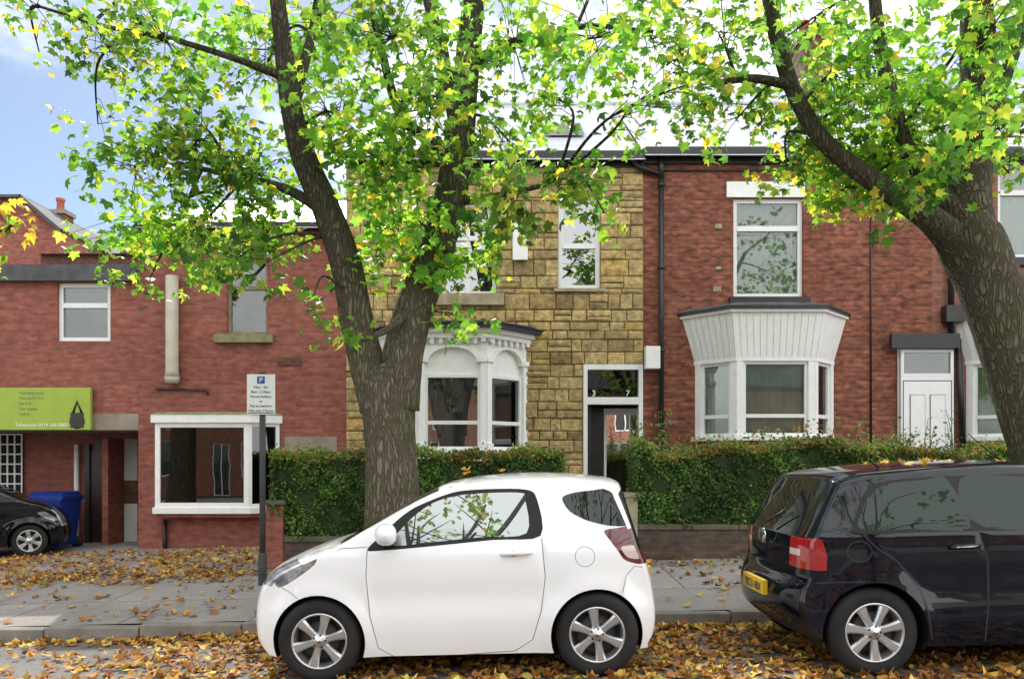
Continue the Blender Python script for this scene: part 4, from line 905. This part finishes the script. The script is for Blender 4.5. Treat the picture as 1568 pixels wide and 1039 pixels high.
for sg in (-1,1):
    yy=sg*(hw1(hx,hz)); w.tube([(hx-.11,yy-sg*.002,hz-.005),(hx-.08,yy+sg*.022,hz+.002),(hx+.06,yy+sg*.026,hz+.006),(hx+.11,yy+sg*.0,hz+.006)],[.012,.017,.017,.013],WPAINT,n=8)
    w.lathe([(.035,0),(.02,-.004 if sg<0 else .004),(0,-.005)],SEAMW,(hx-.02,yy-sg*.0015,hz-.012),16)
w.box(-1.53,-1.50,-.26,.26,.42,.53,SIGNW); w.box(1.50,1.525,-.26,.26,.60,.71,PLATE)
w.box(-1.51,-1.46,-.4,.4,.24,.36,TRIM)
w.build('mirrors_handles_plates',Cw)
XB=3.92; YB=6.40
kz=1.02
keysb=[(-1.86,.27,-1.74,.27),(-1.94,.36,-1.79,.36),(-1.96,.50,-1.80,.50),(-1.93,.60,-1.785,.61),(-1.875,.68,-1.77,.68),(-1.865,.80,-1.765,.80),(-1.855,.93,-1.75,.93),(-1.82,1.0,-1.72,.99),(-1.64,1.29,-1.58,1.25),(-1.55,1.39,-1.48,1.32),(-1.3,1.43,-1.28,1.355),(-.8,1.458,-.8,1.385),(-.3,1.46,-.3,1.388),(.1,1.43,.08,1.365),(.30,1.385,.27,1.33),(.65,1.19,.64,1.14),(1.0,.99,.99,.945),(1.3,.925,1.27,.86),(1.6,.83,1.53,.78),(1.80,.68,1.66,.66),(1.90,.5,1.73,.5),(1.93,.35,1.75,.35),(1.86,.2,1.72,.22)]
keysb=[(a,b_*kz,c,d*kz) for a,b_,c,d in keysb]
rg=smoothpoly([(-1.46,1.035),(-1.43,1.16),(-1.35,1.28),(-1.2,1.345),(-.95,1.365),(-.80,1.368),(-.705,1.03),(-1.1,1.03)])
fg=smoothpoly([(-.70,1.37),(-.25,1.372),(.06,1.34),(.30,1.24),(.60,1.05),(.52,1.012),(-.605,1.028)])
trimb=smoothpoly([(-1.50,1.01),(-1.46,1.17),(-1.37,1.31),(-1.2,1.368),(-.8,1.388),(-.25,1.39),(.10,1.36),(.33,1.26),(.68,1.04),(.62,.992),(-.5,1.003),(-1.1,1.005)])
dr=thick([(-.65,1.0),(-.60,.8),(-.60,.5),(-.62,.24)],.008); dr2=thick([(-1.45,1.0),(-1.38,.92),(-1.22,.80),(-1.08,.62),(-1.03,.45),(-1.0,.26)],.008); dr3=thick([(.62,.99),(.66,.8),(.64,.5),(.6,.24)],.008)
mold=thick([(-1.0,.50),(0,.51),(.64,.51)],.035)
sb=thick([(-1.78,.66),(-1.6,.67),(-1.45,.67)],.006)
fc=[(-1.48+.085*math.cos(a),.88+.075*math.sin(a)) for a in np.linspace(0,2*math.pi,25)[:-1]]; fc2=[(-1.48+.079*math.cos(a),.88+.069*math.sin(a)) for a in np.linspace(0,2*math.pi,25)[:-1]]
tlb=[(-1.9,.74),(-1.70,.75),(-1.695,.85),(-1.72,.96),(-1.9,1.0)]
def sm2(k,b_,z):
    if 7<k<8.9 and b_<.86: return CGD
    if .75<z<.97 and k<8 and b_>.60:
        if .83<z<.88 and b_<.8: return WLAMP
        return REDL
    if 14<k<16 and b_<.93: return CGD
    if 18<k<20 and b_>.7 : return CLR
    if k<.9: return TRIM
    return None
CGB=carglass('car_glass_rear',(.015,.025,.02),.02,.55)
Cb,hw2=build_car('black_car',(XB,YB,zr(XB)),1.66,3.91,keysb,[(-1.385,.31,.355),(1.08,.31,.355)],.21,
 [(rg,CGB),(fg,CGB),(trimb,TRIM),(tlb,REDL),(dr,SEAM),(dr2,SEAM),(dr3,SEAM),(fc2,BPAINT),(fc,SEAM),(mold,TRIM),(sb,SEAM)],sm2,BPAINT,(1.2,.12,.98,.36),.312,7)
w=MB()
w.box(-1.99,-1.955,-.26,.26,.50,.61,PLATE); b0=len(w.v); w.lathe([(0,0),(.055,0),(.06,.01)],CHROME,(0,0,0),20)
for i in range(b0,len(w.v)):
    v=w.v[i]; w.v[i]=(-1.905+v[1],v[0],.93+v[2])
for hx in (-.76,.46):
    yy=-(hw2(hx,.90)); w.tube([(hx-.11,yy,.895),(hx-.08,yy-.024,.90),(hx+.06,yy-.028,.905),(hx+.11,yy,.905)],[.012,.018,.018,.013],BPAINT,n=8)
    w.tube([(hx-.08,yy-.043,.90),(hx+.06,yy-.046,.905)],[.004,.004],CHROME,n=5)
w.tube([(-1.88,.0,1.03),(-1.80,-.3,1.16)],[.008,.006],TRIM,n=5)
w.tube([(.0,0,1.48),(-.25,0,1.70)],[.006,.003],TRIM,n=5)
w.build('handles_plate_badge',Cb)
text('YK53 HBX',-1.992,.0,.52,.09,INK,Cb,'plate_text','CENTER').rotation_euler=(math.pi/2,0,-math.pi/2)
# small dark car far left, parked in the forecourt, nose angled away from the street
cx_=lambda a: 1.08+(a-1.08)*.68 if a>1.08 else a
keysc=[(cx_(a),b_*.93,cx_(c),d*.93) for a,b_,c,d in keysb]
yaw=math.radians(27); wx,wy=(46-XC)/F*12.9,12.9; lx,ly=1.08,-.72
XD=wx-(lx*math.cos(yaw)-ly*math.sin(yaw)); YD=wy-(lx*math.sin(yaw)+ly*math.cos(yaw))
build_car('black_car',(XD,YD,zp(XD,12)),1.60,3.55,keysc,[(-1.30,.26,.300),(1.08,.26,.300)],.19,[(smoothpoly([(a,z*.93) for a,z in [(-.66,1.37),(-.25,1.372),(.06,1.34),(.30,1.24),(.60,1.05),(.52,1.012),(-.57,1.028)]]),CGD),(thick([(-.60,.92),(-.6,.24)],.008),SEAM),(smoothpoly([(1.20,.70),(1.30,.72),(1.42,.64),(1.50,.56),(1.38,.58)]),CLR)],sm2,BPAINT,(1.1,.12,.92,.34),.262,6,yaw)
cp=[]
for _ in range(3): cp.append((XW+.2+random.uniform(-.3,.3),YW+random.uniform(-.4,.3),zr(.2)+1.475))
for _ in range(16): X=random.uniform(-1.3,.0); cp.append((XB+X,YB+random.uniform(-.5,.3),zr(XB+X)+1.475))
cp=np.array(cp); leaves('leaves_on_cars',cp,rng.uniform(.06,.09,len(cp)),PALD[rng.integers(0,2,len(cp))],DRY,DLEAF,None,mode='flat')
# ---------------------------------------------------------------- world, sun, camera
SUN_EL=math.radians(40); SUN_AZ=math.radians(-18)
wd=D.worlds.new('World'); scene.world=wd; wd.use_nodes=True; nt=wd.node_tree; nt.nodes.clear()
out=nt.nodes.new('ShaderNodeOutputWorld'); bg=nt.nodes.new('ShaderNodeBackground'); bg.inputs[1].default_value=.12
sk=nt.nodes.new('ShaderNodeTexSky'); sk.sky_type='NISHITA'; sk.sun_disc=False; sk.sun_elevation=SUN_EL; sk.sun_rotation=SUN_AZ; sk.air_density=1; sk.dust_density=.3; sk.ozone_density=2.0
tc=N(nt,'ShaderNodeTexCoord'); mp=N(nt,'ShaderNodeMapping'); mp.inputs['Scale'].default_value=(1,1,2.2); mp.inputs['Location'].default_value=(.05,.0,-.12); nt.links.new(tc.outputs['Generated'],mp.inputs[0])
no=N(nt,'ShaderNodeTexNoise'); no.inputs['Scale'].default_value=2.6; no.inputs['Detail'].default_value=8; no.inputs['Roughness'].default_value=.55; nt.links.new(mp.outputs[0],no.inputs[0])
dv=N(nt,'ShaderNodeVectorMath',operation='DOT_PRODUCT'); dv.inputs[1].default_value=(.19,-.14,-.12); nt.links.new(tc.outputs['Generated'],dv.inputs[0])  # extra cloud added behind the camera, unseen, as fill light for the facades
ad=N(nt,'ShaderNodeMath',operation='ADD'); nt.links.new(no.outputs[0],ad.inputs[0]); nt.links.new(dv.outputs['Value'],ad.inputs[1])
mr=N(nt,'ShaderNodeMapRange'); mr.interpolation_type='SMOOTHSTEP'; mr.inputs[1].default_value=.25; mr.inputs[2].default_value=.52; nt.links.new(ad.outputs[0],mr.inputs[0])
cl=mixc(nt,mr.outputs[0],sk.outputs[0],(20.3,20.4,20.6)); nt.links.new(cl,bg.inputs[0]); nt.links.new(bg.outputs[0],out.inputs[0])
sl=D.lights.new('sun','SUN'); sl.energy=5; sl.angle=math.radians(.5); sl.color=(1,.95,.86); so=D.objects.new('sun',sl); link(so)
sd=Vector((math.sin(SUN_AZ)*math.cos(SUN_EL),math.cos(SUN_AZ)*math.cos(SUN_EL),math.sin(SUN_EL))); so.rotation_euler=sd.to_track_quat('Z','Y').to_euler()
so.location=sd*30
cam=D.cameras.new('camera'); cam.sensor_width=36; cam.lens=F/1568*36; cam.shift_y=(YH-519.5)/1568; cam.clip_end=3000; cam.clip_start=.05
co=D.objects.new('camera',cam); co.location=(0,0,0); co.rotation_euler=(math.pi/2,0,0); link(co); scene.camera=co
scene.view_settings.view_transform='Standard'; scene.view_settings.look='None'; scene.view_settings.exposure=0
